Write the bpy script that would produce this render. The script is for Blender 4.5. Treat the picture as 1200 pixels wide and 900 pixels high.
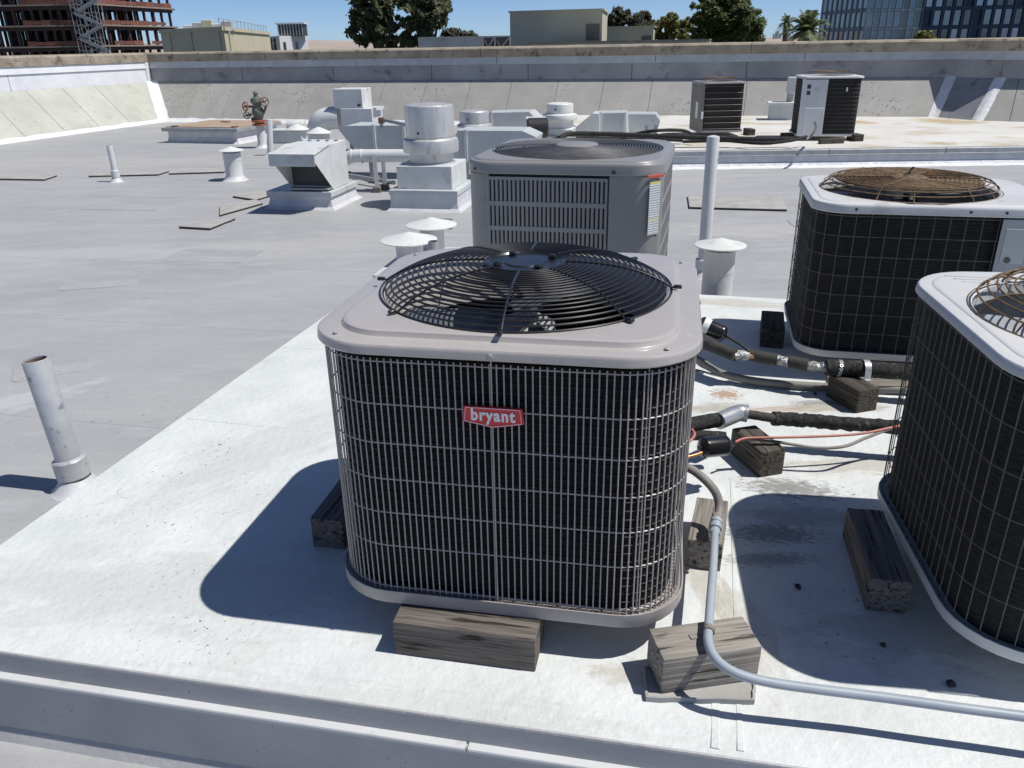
import bpy, bmesh, math, random
from math import sin, cos, pi, radians, sqrt, atan2
from mathutils import Vector, Matrix, noise
random.seed(11)
R_ = random.Random(5)
sc = bpy.context.scene
for o in list(bpy.data.objects): bpy.data.objects.remove(o)
COL = sc.collection

# ------------------------------------------------------------------ camera
CAMH = 1.2483; FPX = 930.97
_down = Vector((40.0, -FPX * FPX / 399.0, -FPX)).normalized()
_up = -_down
_fw = Vector((0, 0, -1)); _fw = (_fw - _up * _fw.dot(_up)).normalized()
_rt = _fw.cross(_up)
RM = Matrix((_rt, _fw, _up))                     # world from camera
cam = bpy.data.cameras.new('camera'); camo = bpy.data.objects.new('camera', cam); COL.objects.link(camo)
camo.matrix_world = Matrix.Translation((0, 0, CAMH)) @ RM.to_4x4()
cam.sensor_width = 36; cam.lens = FPX / 1200 * 36; cam.clip_start = 0.05; cam.clip_end = 20000
sc.camera = camo
sc.render.resolution_x = 1024; sc.render.resolution_y = 768

# ------------------------------------------------------------------ sky, sun, exposure
SUN_EL = radians(60.6)
_e1 = Vector((cos(-0.20), sin(-0.20), 0)); _e2 = Vector((-_e1.y, _e1.x, 0))
SUNH = (_e1 + _e2 * 0.015).normalized()           # horizontal direction towards the sun
SUND = Vector((SUNH.x * cos(SUN_EL), SUNH.y * cos(SUN_EL), sin(SUN_EL)))
w = bpy.data.worlds.new('World'); sc.world = w; w.use_nodes = True
nt = w.node_tree; nt.nodes.clear()
sky = nt.nodes.new('ShaderNodeTexSky'); sky.sky_type = 'NISHITA'; sky.sun_disc = False
sky.sun_elevation = SUN_EL; sky.sun_rotation = atan2(SUNH.x, SUNH.y)
sky.altitude = 0; sky.air_density = 0.44; sky.dust_density = 0.22; sky.ozone_density = 6.0
bg = nt.nodes.new('ShaderNodeBackground'); bg.inputs['Strength'].default_value = 0.112
wo = nt.nodes.new('ShaderNodeOutputWorld')
nt.links.new(sky.outputs[0], bg.inputs[0]); nt.links.new(bg.outputs[0], wo.inputs[0])
sl = bpy.data.lights.new('sun', 'SUN'); sl.energy = 4.5; sl.angle = radians(0.53); sl.color = (1.0, 0.965, 0.90)
so = bpy.data.objects.new('sun', sl); COL.objects.link(so)
so.rotation_euler = SUND.to_track_quat('Z', 'Y').to_euler(); so.location = (8, -2, 14)
sc.view_settings.view_transform = 'Standard'; sc.view_settings.look = 'None'
sc.view_settings.exposure = 0.0; sc.view_settings.gamma = 1.0; sc.view_settings.use_curve_mapping = False
sc.render.engine = 'CYCLES'

# ------------------------------------------------------------------ measuring helpers: photograph point -> place
def ray(px, py): return RM @ Vector(((px - 600) / FPX, -(py - 450) / FPX, -1.0))
def at(px, py, z):
    d = ray(px, py); t = (z - CAMH) / d.z
    return Vector((d.x * t, d.y * t, z))
def aty(px, py, Y):
    d = ray(px, py); t = Y / d.y
    return Vector((d.x * t, Y, CAMH + d.z * t))

# ------------------------------------------------------------------ materials
MATS = {}
def mat(name, c1, c2=None, scale=8.0, rough=0.6, metal=0.0, bump=0.0, bscale=None, spots=None, stretch=None, rand=0.0, detail=6.0,
        rvar=0.0, lo=0.35, hi=0.65, coat=0.0, spots2=None, spec=None, dist=0.002):
    m = bpy.data.materials.new(name); m.use_nodes = True; MATS[name] = m
    n = m.node_tree.nodes; L = m.node_tree.links; b = n['Principled BSDF']
    b.inputs['Roughness'].default_value = rough; b.inputs['Metallic'].default_value = metal
    if spec is not None: b.inputs['Specular IOR Level'].default_value = spec
    if coat: b.inputs['Coat Weight'].default_value = coat; b.inputs['Coat Roughness'].default_value = 0.12
    tc = n.new('ShaderNodeTexCoord'); mp = n.new('ShaderNodeMapping'); L.new(tc.outputs['Object'], mp.inputs[0])
    if stretch: mp.inputs['Scale'].default_value = stretch
    def nz(s, d=detail, r=0.55):
        t = n.new('ShaderNodeTexNoise'); t.inputs['Scale'].default_value = s; t.inputs['Detail'].default_value = d; t.inputs['Roughness'].default_value = r
        L.new(mp.outputs[0], t.inputs['Vector']); return t.outputs['Fac']
    def ramp(fac, a, bb):
        r = n.new('ShaderNodeMapRange'); r.inputs[1].default_value = a; r.inputs[2].default_value = bb; r.clamp = True
        L.new(fac, r.inputs[0]); return r.outputs[0]
    def mix(fac, a, c):
        x = n.new('ShaderNodeMix'); x.data_type = 'RGBA'; L.new(fac, x.inputs[0])
        if isinstance(a, tuple): x.inputs[6].default_value = (*a, 1)
        else: L.new(a, x.inputs[6])
        if isinstance(c, tuple): x.inputs[7].default_value = (*c, 1)
        else: L.new(c, x.inputs[7])
        return x.outputs[2]
    f = nz(scale)
    col = mix(ramp(f, lo, hi), c1, c2 if c2 else c1)
    for sp in (spots, spots2):
        if sp:
            colr, s, a, bb = sp[:4]
            if len(sp) > 4:                                  # gate the spots by a second, larger noise
                g = n.new('ShaderNodeMath'); g.operation = 'MULTIPLY'
                L.new(ramp(nz(s, 3.0), a, bb), g.inputs[0]); L.new(ramp(nz(sp[4], 2.0), 0.5, 0.62), g.inputs[1]); fac = g.outputs[0]
            else: fac = ramp(nz(s, 4.0), a, bb)
            col = mix(fac, col, colr)
    if rand:
        oi = n.new('ShaderNodeObjectInfo'); hs = n.new('ShaderNodeHueSaturation'); mr = n.new('ShaderNodeMapRange')
        mr.inputs[3].default_value = 1 - rand; mr.inputs[4].default_value = 1 + rand
        L.new(oi.outputs['Random'], mr.inputs[0]); L.new(mr.outputs[0], hs.inputs['Value']); L.new(col, hs.inputs['Color']); col = hs.outputs[0]
    L.new(col, b.inputs['Base Color'])
    if rvar:
        r = n.new('ShaderNodeMapRange'); r.inputs[3].default_value = rough - rvar; r.inputs[4].default_value = rough + rvar
        L.new(nz(scale * 2.3), r.inputs[0]); L.new(r.outputs[0], b.inputs['Roughness'])
    if bump:
        bn = n.new('ShaderNodeBump'); bn.inputs['Strength'].default_value = bump; bn.inputs['Distance'].default_value = dist
        L.new(nz(bscale or scale * 4), bn.inputs['Height']); L.new(bn.outputs[0], b.inputs['Normal'])
    return m

mat('roof_membrane', (.33, .334, .345), (.405, .407, .412), 1.6, .6, bump=.8, bscale=26, spots=((.15, .14, .13), 48, .655, .69, 1.1), spots2=((.43, .435, .445), 5, .52, .80), rvar=.12, lo=.25, hi=.75, stretch=(.55, 1.5, 1), dist=.008, detail=9)
mat('platform_coat', (.585, .612, .61), (.715, .742, .735), 4.5, .55, bump=.8, bscale=34, spots=((.11, .105, .10), 70, .65, .69, 1.6), spots2=((.54, .54, .51), 2.6, .58, .85), rvar=.1, lo=.28, hi=.72, dist=.006, detail=9)
mat('platform_side', (.38, .38, .385), (.48, .478, .478), 3, .55, bump=.6, bscale=60, spots=((.08, .08, .08), 120, .68, .72, 6), dist=.003)
mat('far_coat', (.60, .59, .55), (.72, .71, .68), 1.1, .6, bump=.4, bscale=18, spots=((.48, .38, .23), .9, .52, .66), lo=.3, hi=.7)
mat('white_seal', (.70, .71, .72), (.80, .81, .81), 5, .45, bump=.9, bscale=9, dist=.02)
mat('silver_coat', (.52, .53, .56), (.64, .645, .66), 6, .42, bump=.5, bscale=40, metal=.0, dist=.003)
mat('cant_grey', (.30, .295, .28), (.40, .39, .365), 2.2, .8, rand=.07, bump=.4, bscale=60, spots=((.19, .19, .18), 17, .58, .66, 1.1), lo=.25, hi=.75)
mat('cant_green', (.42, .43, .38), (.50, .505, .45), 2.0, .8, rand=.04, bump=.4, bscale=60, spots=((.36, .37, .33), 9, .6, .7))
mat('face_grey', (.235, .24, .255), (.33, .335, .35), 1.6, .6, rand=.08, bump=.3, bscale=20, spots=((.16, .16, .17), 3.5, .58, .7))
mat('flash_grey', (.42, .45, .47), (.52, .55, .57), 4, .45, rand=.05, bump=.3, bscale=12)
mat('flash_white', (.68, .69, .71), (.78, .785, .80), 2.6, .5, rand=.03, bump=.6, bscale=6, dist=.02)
mat('concrete', (.25, .21, .155), (.42, .365, .28), 3.2, .85, bump=.7, bscale=45, spots=((.13, .11, .085), 7, .55, .70), lo=.3, hi=.7, dist=.01)
mat('tar', (.03, .03, .03), (.06, .055, .05), 20, .8, bump=.3)
mat('taupe_paint', (.425, .395, .38), (.455, .425, .41), 5, .27, bump=.06, bscale=40, coat=.3, spots=((.49, .465, .445), 26, .60, .75), rvar=.06)
mat('wire_paint', (.36, .33, .315), (.40, .37, .355), 20, .38)
mat('black_paint', (.012, .013, .016), (.02, .021, .025), 20, .28, coat=.2)
mat('coil_black', (.010, .010, .011), (.022, .021, .021), 60, .7, bump=.4, bscale=200, stretch=(1, 1, 6), spec=.1)
mat('coil_dark', (.022, .021, .021), (.042, .04, .038), 50, .75, bump=.5, bscale=160, stretch=(1, 1, 5), spec=.15)
mat('coil_tube', (.022, .021, .021), (.032, .031, .03), 60, .6)
mat('fin_inner', (.42, .45, .48), (.58, .60, .62), 90, .5, bump=.3, metal=.3)
mat('fan_grey', (.40, .41, .43), (.48, .49, .50), 10, .4, metal=.3)
mat('grey_paint', (.25, .249, .25), (.275, .273, .274), 3, .38, bump=.05, bscale=60, spots=((.285, .283, .283), 5, .6, .75))
mat('panel_grey', (.13, .128, .122), (.16, .158, .15), 4, .5)
mat('vent_dark', (.05, .05, .05), (.07, .07, .068), 3, .6)
mat('blade_metal', (.14, .16, .19), (.19, .21, .24), 10, .33, metal=.35)
mat('guard_grey', (.10, .10, .105), (.14, .14, .145), 20, .35, metal=.2)
mat('grey_dark', (.018, .018, .02), (.03, .03, .032), 20, .6)
mat('white_paint', (.56, .565, .57), (.64, .645, .645), 4, .42, spots=((.42, .41, .39), 11, .62, .74), bump=.05)
mat('panel_paint', (.40, .415, .44), (.46, .475, .495), 5, .45, spots=((.30, .30, .30), 13, .63, .74))
mat('rust_wire', (.13, .085, .045), (.24, .16, .09), 40, .75, metal=.2, spots=((.06, .035, .02), 60, .5, .65))
mat('old_wire', (.10, .09, .078), (.15, .135, .12), 30, .6)
mat('galv', (.50, .51, .52), (.62, .63, .64), 9, .36, metal=.55, bump=.06, rvar=.1)
mat('duct_white', (.60, .615, .61), (.70, .71, .70), 4, .45, spots=((.46, .45, .42), 7, .6, .74), bump=.12)
mat('duct_grey', (.47, .50, .51), (.56, .585, .59), 3, .45, spots=((.38, .39, .38), 6, .6, .72), bump=.1)
mat('cap_white', (.66, .675, .655), (.75, .76, .74), 6, .42, spots=((.55, .52, .46), 12, .62, .74), bump=.1)
mat('alu', (.55, .55, .54), (.66, .655, .64), 14, .42, metal=.45, stretch=(1, 1, .15), spots=((.42, .40, .37), 20, .6, .72), rvar=.08)
mat('pipe_silver', (.46, .47, .49), (.58, .59, .61), 12, .42, metal=.25, bump=.3, bscale=35, spots=((.30, .31, .33), 26, .62, .68), dist=.003)
mat('conduit', (.33, .375, .43), (.38, .42, .475), 10, .42, bump=.04)
mat('hose', (.20, .19, .175), (.26, .245, .225), 30, .6, bump=.1)
mat('foam_black', (.008, .008, .008), (.030, .029, .028), 50, .85, bump=1.0, bscale=70, spots=((.10, .10, .10), 60, .6, .68), dist=.006)
mat('foam_tube', (.030, .028, .026), (.055, .052, .048), 40, .8, bump=.5, bscale=80, dist=.003)
mat('foil', (.22, .22, .225), (.50, .50, .51), 60, .42, metal=.8, bump=1.0, bscale=60, dist=.01)
mat('foil_pipe', (.42, .43, .45), (.55, .56, .58), 20, .35, metal=.6, bump=.3)
mat('black_plastic', (.012, .012, .014), (.018, .018, .02), 20, .25, coat=.3)
mat('white_label', (.75, .75, .74), (.80, .80, .79), 10, .5)
mat('copper', (.50, .22, .11), (.62, .30, .16), 20, .4, metal=.8)
mat('wire_red', (.42, .14, .12), (.50, .20, .17), 20, .45)
mat('strap_metal', (.55, .58, .60), (.66, .68, .70), 20, .35, metal=.5)
mat('badge_red', (.62, .018, .028), (.66, .022, .032), 5, .3, coat=.3)
mat('letter_white', (.82, .82, .84), None, 5, .4)
mat('red_tape', (.55, .08, .06), (.62, .10, .08), 9, .45)
mat('brown_cover', (.36, .265, .195), (.43, .325, .25), 3, .75, spots=((.12, .07, .05), 5, .66, .70), bump=.2)
mat('iron_rust', (.12, .085, .065), (.22, .14, .09), 25, .8, bump=.4)
mat('valve_green', (.10, .11, .095), (.16, .17, .145), 25, .6)
mat('valve_red', (.30, .085, .045), (.40, .13, .07), 15, .5)
mat('mat_pad', (.33, .325, .31), (.42, .41, .395), 7, .85, bump=.5, bscale=90)
mat('pad_edge', (.035, .033, .03), None, 9, .9)
mat('rubble', (.03, .028, .026), (.06, .055, .05), 60, .9, bump=.6)
mat('galv_dull', (.33, .34, .35), (.42, .43, .44), 10, .5, metal=.3)

def wood(name, c1, c2, c3, rough=.85):
    m = bpy.data.materials.new(name); m.use_nodes = True; MATS[name] = m
    n = m.node_tree.nodes; L = m.node_tree.links; b = n['Principled BSDF']; b.inputs['Roughness'].default_value = rough
    b.inputs['Specular IOR Level'].default_value = .25
    tc = n.new('ShaderNodeTexCoord'); oi = n.new('ShaderNodeObjectInfo')
    ad = n.new('ShaderNodeVectorMath'); ad.operation = 'ADD'
    sc_ = n.new('ShaderNodeVectorMath'); sc_.operation = 'SCALE'; sc_.inputs[0].default_value = (3.1, 7.7, 5.3); L.new(oi.outputs['Random'], sc_.inputs[3])
    L.new(tc.outputs['Object'], ad.inputs[0]); L.new(sc_.outputs[0], ad.inputs[1])
    mp = n.new('ShaderNodeMapping'); mp.inputs['Scale'].default_value = (1.6, 40, 62); L.new(ad.outputs[0], mp.inputs[0])
    a = n.new('ShaderNodeTexNoise'); a.inputs['Scale'].default_value = 2.0; a.inputs['Detail'].default_value = 3; a.inputs['Distortion'].default_value = .7; L.new(mp.outputs[0], a.inputs['Vector'])
    mp2 = n.new('ShaderNodeMapping'); mp2.inputs['Scale'].default_value = (2.2, 30, 30); L.new(ad.outputs[0], mp2.inputs[0])
    q = n.new('ShaderNodeTexNoise'); q.inputs['Scale'].default_value = 3.0; q.inputs['Detail'].default_value = 3; L.new(mp2.outputs[0], q.inputs['Vector'])
    r = n.new('ShaderNodeValToRGB'); e = r.color_ramp.elements
    e[0].position = .30; e[0].color = (*c3, 1); e[1].position = .72; e[1].color = (*c2, 1)
    k = r.color_ramp.elements.new(.47); k.color = (*c1, 1)
    L.new(a.outputs['Fac'], r.inputs[0])
    mr = n.new('ShaderNodeMapRange'); mr.inputs[1].default_value = .33; mr.inputs[2].default_value = .40; L.new(q.outputs['Fac'], mr.inputs[0])
    mx = n.new('ShaderNodeMix'); mx.data_type = 'RGBA'; L.new(mr.outputs[0], mx.inputs[0]); mx.inputs[6].default_value = (*[x * .45 for x in c3], 1); L.new(r.outputs[0], mx.inputs[7])
    hs = n.new('ShaderNodeHueSaturation'); mm = n.new('ShaderNodeMapRange'); mm.inputs[3].default_value = .82; mm.inputs[4].default_value = 1.15
    L.new(oi.outputs['Random'], mm.inputs[0]); L.new(mm.outputs[0], hs.inputs['Value']); L.new(mx.outputs[2], hs.inputs['Color'])
    L.new(hs.outputs[0], b.inputs['Base Color'])
    h = n.new('ShaderNodeMath'); h.operation = 'MULTIPLY'; L.new(a.outputs['Fac'], h.inputs[0]); L.new(mr.outputs[0], h.inputs[1])
    bn = n.new('ShaderNodeBump'); bn.inputs['Strength'].default_value = .9; bn.inputs['Distance'].default_value = .006
    L.new(h.outputs[0], bn.inputs['Height']); L.new(bn.outputs[0], b.inputs['Normal'])
wood('wood_grey', (.165, .143, .127), (.25, .222, .20), (.085, .073, .064))
wood('wood_pale', (.24, .22, .195), (.34, .315, .285), (.13, .115, .10))
wood('wood_dark', (.075, .066, .055), (.13, .115, .09), (.03, .026, .022))

# ------------------------------------------------------------------ mesh builder
class MB:
    def __init__(s): s.v = []; s.f = []
    def add(s, vs, fs, M=None):
        o = len(s.v)
        s.v += [tuple(M @ Vector(p)) for p in vs] if M else [tuple(p) for p in vs]
        s.f += [tuple(i + o for i in f) for f in fs]; return s
    def box(s, c, d, M=None, rz=0.0):
        x, y, z = [k / 2 for k in d]
        T = Matrix.Translation(c) @ Matrix.Rotation(rz, 4, 'Z')
        if M: T = M @ T
        vs = [(a * x, b * y, e * z) for e in (-1, 1) for b in (-1, 1) for a in (-1, 1)]
        return s.add(vs, [(0, 2, 3, 1), (4, 5, 7, 6), (0, 1, 5, 4), (2, 6, 7, 3), (0, 4, 6, 2), (1, 3, 7, 5)], T)
    def bbox(s, c, d, bev=.004, seg=2, M=None, rz=0.0):
        b = bmesh.new(); bmesh.ops.create_cube(b, size=1.0)
        bmesh.ops.scale(b, vec=d, verts=b.verts)
        bmesh.ops.bevel(b, geom=list(b.edges), offset=bev, segments=seg, affect='EDGES', profile=.5)
        b.verts.ensure_lookup_table()
        T = Matrix.Translation(c) @ Matrix.Rotation(rz, 4, 'Z')
        if M: T = M @ T
        s.add([v.co.copy() for v in b.verts], [[v.index for v in f.verts] for f in b.faces], T); b.free(); return s
    def bar(s, a, b, wd, ht, up=(0, 0, 1)):
        a = Vector(a); b = Vector(b); d = (b - a).normalized(); u = Vector(up)
        if abs(d.dot(u)) > .99: u = Vector((0, 1, 0))
        r = d.cross(u).normalized(); u = r.cross(d)
        vs = [p + r * i * wd / 2 + u * j * ht / 2 for p in (a, b) for i, j in ((-1, -1), (1, -1), (1, 1), (-1, 1))]
        return s.add(vs, [(0, 1, 2, 3), (7, 6, 5, 4), (0, 4, 5, 1), (1, 5, 6, 2), (2, 6, 7, 3), (3, 7, 4, 0)])
    def tube(s, pts, r, n=8, closed=False, caps=True):
        pts = [Vector(p) for p in pts]; N = len(pts); rr = r if isinstance(r, (list, tuple)) else [r] * N
        vs = []; fs = []; u = None
        for i, p in enumerate(pts):
            if closed: t = pts[(i + 1) % N] - pts[i - 1]
            else: t = pts[min(i + 1, N - 1)] - pts[max(i - 1, 0)]
            t.normalize()
            if u is None:
                u = Vector((0, 0, 1)) if abs(t.z) < .9 else Vector((1, 0, 0))
            u = (u - t * u.dot(t))
            if u.length < 1e-6: u = t.orthogonal()
            u.normalize(); b = t.cross(u)
            for k in range(n):
                a = 2 * pi * k / n; vs.append(p + (u * cos(a) + b * sin(a)) * rr[i])
        M_ = N if closed else N - 1
        for i in range(M_):
            j = (i + 1) % N
            for k in range(n):
                l = (k + 1) % n; fs.append((i * n + k, i * n + l, j * n + l, j * n + k))
        if caps and not closed:
            fs.append(tuple(reversed(range(n)))); fs.append(tuple((N - 1) * n + k for k in range(n)))
        return s.add(vs, fs)
    def lathe(s, prof, n=32, M=None, cap0=True, cap1=True):
        vs = []; fs = []
        for r, z in prof:
            for k in range(n):
                a = 2 * pi * k / n; vs.append((r * cos(a), r * sin(a), z))
        for i in range(len(prof) - 1):
            for k in range(n):
                l = (k + 1) % n; fs.append((i * n + k, i * n + l, (i + 1) * n + l, (i + 1) * n + k))
        if cap0: fs.append(tuple(reversed(range(n))))
        if cap1: fs.append(tuple((len(prof) - 1) * n + k for k in range(n)))
        return s.add(vs, fs, M)
    def loft(s, rings, cap0=False, cap1=False, M=None):
        n = len(rings[0]); vs = [p for r in rings for p in r]; fs = []
        for i in range(len(rings) - 1):
            for k in range(n):
                l = (k + 1) % n; fs.append((i * n + k, i * n + l, (i + 1) * n + l, (i + 1) * n + k))
        if cap0: fs.append(tuple(reversed(range(n))))
        if cap1: fs.append(tuple((len(rings) - 1) * n + k for k in range(n)))
        return s.add(vs, fs, M)
    def prism(s, poly, a, b, M=None):
        """poly of (u,v) extruded along x from a to b (u->y, v->z)"""
        return s.loft([[(x, u, v) for u, v in poly] for x in (a, b)], True, True, M)
    def quad(s, a, b, c, d): return s.add([a, b, c, d], [(0, 1, 2, 3)])
    def build(s, name, m, parent=None, loc=None, rz=0.0, smooth=None, M=None, fix=True):
        me = bpy.data.meshes.new(name); me.from_pydata(s.v, [], s.f); me.update()
        if fix:
            b = bmesh.new(); b.from_mesh(me); bmesh.ops.recalc_face_normals(b, faces=b.faces); b.to_mesh(me); b.free()
        if smooth is not None:
            me.polygons.foreach_set('use_smooth', [True] * len(me.polygons)); me.set_sharp_from_angle(angle=radians(smooth))
        o = bpy.data.objects.new(name, me); COL.objects.link(o)
        if isinstance(m, str): m = MATS[m]
        me.materials.append(m)
        if parent: o.parent = parent
        if M is not None: o.matrix_local = M
        else:
            if loc is not None: o.location = loc
            if rz: o.rotation_euler.z = rz
        return o
def inst(name, me_obj, parent=None, loc=(0, 0, 0), rz=0.0, M=None):
    o = bpy.data.objects.new(name, me_obj.data); COL.objects.link(o); o.parent = parent
    if M is not None: o.matrix_local = M
    else: o.location = loc; o.rotation_euler.z = rz
    return o
def thing(name, label, cat, loc=(0, 0, 0), rz=0.0, group=None):
    o = bpy.data.objects.new(name, None); COL.objects.link(o); o.location = loc; o.rotation_euler.z = rz
    o.empty_display_size = .1
    o['label'] = label; o['category'] = cat
    if group: o['group'] = group
    return o
def tag(o, label, cat, group=None):
    o['label'] = label; o['category'] = cat
    if group: o['group'] = group
    return o
def struct(o, kind='structure'): o['kind'] = kind; return o
def rotp(p, a): return Vector((p[0] * cos(a) - p[1] * sin(a), p[0] * sin(a) + p[1] * cos(a)))

# rounded rectangle outline: n points per corner arc, plus m points along every side
def rrect(wd, dp, r, z=0.0, n=8, m=8):
    pts = []
    cs = ((1, 1), (-1, 1), (-1, -1), (1, -1))
    for k, (sx, sy) in enumerate(cs):
        cx, cy = sx * (wd / 2 - r), sy * (dp / 2 - r)
        arc = [(cx + r * cos(pi / 2 * (k + i / n)), cy + r * sin(pi / 2 * (k + i / n)), z) for i in range(n + 1)]
        pts += arc
        nx, ny = cs[(k + 1) % 4]; a0 = pi / 2 * (k + 1)
        q = (nx * (wd / 2 - r) + r * cos(a0), ny * (dp / 2 - r) + r * sin(a0))
        e = arc[-1]
        pts += [(e[0] + (q[0] - e[0]) * i / (m + 1), e[1] + (q[1] - e[1]) * i / (m + 1), z) for i in range(1, m + 1)]
    return pts
def along(poly, s):
    """point on a closed polyline at arc length s"""
    n = len(poly)
    for i in range(n):
        a, b = poly[i], poly[(i + 1) % n]; l = sqrt((a[0] - b[0]) ** 2 + (a[1] - b[1]) ** 2)
        if s <= l or i == n - 1:
            t = s / l if l else 0; return (a[0] + (b[0] - a[0]) * t, a[1] + (b[1] - a[1]) * t)
        s -= l
def perim(poly): return sum(sqrt((poly[i][0] - poly[i - 1][0]) ** 2 + (poly[i][1] - poly[i - 1][1]) ** 2) for i in range(len(poly)))
def circ(poly, r, z, cx=0.0, cy=0.0):
    """circle with one point for each point of poly, at the same bearing"""
    return [(cx + r * cos(atan2(p[1], p[0])), cy + r * sin(atan2(p[1], p[0])), z) for p in poly]
def ringpts(r, z, n=72, cx=0, cy=0): return [(cx + r * cos(2 * pi * k / n), cy + r * sin(2 * pi * k / n), z) for k in range(n)]


# ================================================================== the setting: ground, roof, parapet walls, platforms
ZR = -0.25                                        # roof deck
mat('street', (.10, .10, .10), (.17, .16, .14), .01, .9, spots=((.10, .13, .06), .02, .5, .6))
struct(MB().add([(7000 * cos(2 * pi * k / 48), 7000 * sin(2 * pi * k / 48), -9.5) for k in range(48)], [tuple(range(48))]).build('ground', 'street'))

_c1 = at(1087, 137, -.05); _c2 = at(1143, 141, -.05); _r = at(1200, 150, -.05)
TOE = [Vector((-15.5, -6)), Vector((-7.78, 18.95)), Vector((_c1.x - .05, _c1.y - .2)), Vector((_c2.x - .14, _c2.y - .16)), Vector((_c2.x - .14 + .85 * 22, _c2.y - .16 - .53 * 22))]
rv = [(p.x, p.y, ZR) for p in TOE] + [(TOE[-1].x, -6, ZR)]
struct(MB().add(rv, [tuple(reversed(range(len(rv))))]).build('roof', 'roof_membrane', fix=False))

def off_pt(i, d):
    """vertex i of the toe polyline pushed outwards by d (mitred)"""
    def nrm(a, b): t = (b - a).normalized(); return Vector((-t.y, t.x)), t
    if i == 0: n, t = nrm(TOE[0], TOE[1]); return TOE[0] + n * d
    if i == len(TOE) - 1: n, t = nrm(TOE[-2], TOE[-1]); return TOE[-1] + n * d
    n1, t1 = nrm(TOE[i - 1], TOE[i]); n2, t2 = nrm(TOE[i], TOE[i + 1])
    b = (n1 + n2).normalized(); return TOE[i] + b * (d / b.dot(n1))
def run_pt(i, d, s):
    """point of run i at offset d, s metres from the start of the toe; None clamps"""
    a = off_pt(i, d); b = off_pt(i + 1, d); t = (b - a).normalized(); L = (b - a).length
    s0 = (TOE[i] - a).dot(t)                       # start of the toe measured on this line
    return a, b, t, L, s0
def strip(i, d0, z0, d1, z1, thick, sa, sb, gap=.012):
    """a slab between two profile points of wall run i, from sa to sb metres (None = to the mitre)"""
    q = []
    for d, z in ((d0, z0), (d1, z1)):
        a, b, t, L, s0 = run_pt(i, d, 0)
        pa = a if sa is None else a + t * (s0 + sa + gap / 2); pb = b if sb is None else a + t * (s0 + sb - gap / 2)
        q.append((pa, pb, z))
    t = (TOE[i + 1] - TOE[i]).normalized(); nn = Vector((-t.y, t.x)); up = Vector((d1 - d0, z1 - z0)).normalized()
    fn = Vector((nn.x * -up.y, nn.y * -up.y, up.x)) * thick      # face normal, towards the roof side
    A = [Vector((q[0][0].x, q[0][0].y, q[0][2])), Vector((q[0][1].x, q[0][1].y, q[0][2])), Vector((q[1][1].x, q[1][1].y, q[1][2])), Vector((q[1][0].x, q[1][0].y, q[1][2]))]
    vs = [p + fn for p in A] + A
    return MB().add(vs, [(0, 1, 2, 3), (7, 6, 5, 4), (0, 4, 5, 1), (1, 5, 6, 2), (2, 6, 7, 3), (3, 7, 4, 0)])
CT = .56                                          # cant top
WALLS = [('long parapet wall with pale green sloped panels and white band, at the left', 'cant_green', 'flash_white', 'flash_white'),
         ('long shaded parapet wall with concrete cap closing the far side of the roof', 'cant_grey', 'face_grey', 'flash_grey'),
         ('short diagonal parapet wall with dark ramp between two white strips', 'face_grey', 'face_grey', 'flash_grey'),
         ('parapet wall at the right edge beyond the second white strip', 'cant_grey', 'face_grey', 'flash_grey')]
prf = [(-.02, ZR - .02), (.80, CT), (.83, CT), (.83, 1.0), (1.22, 1.0), (1.22, -9.5)]
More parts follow.
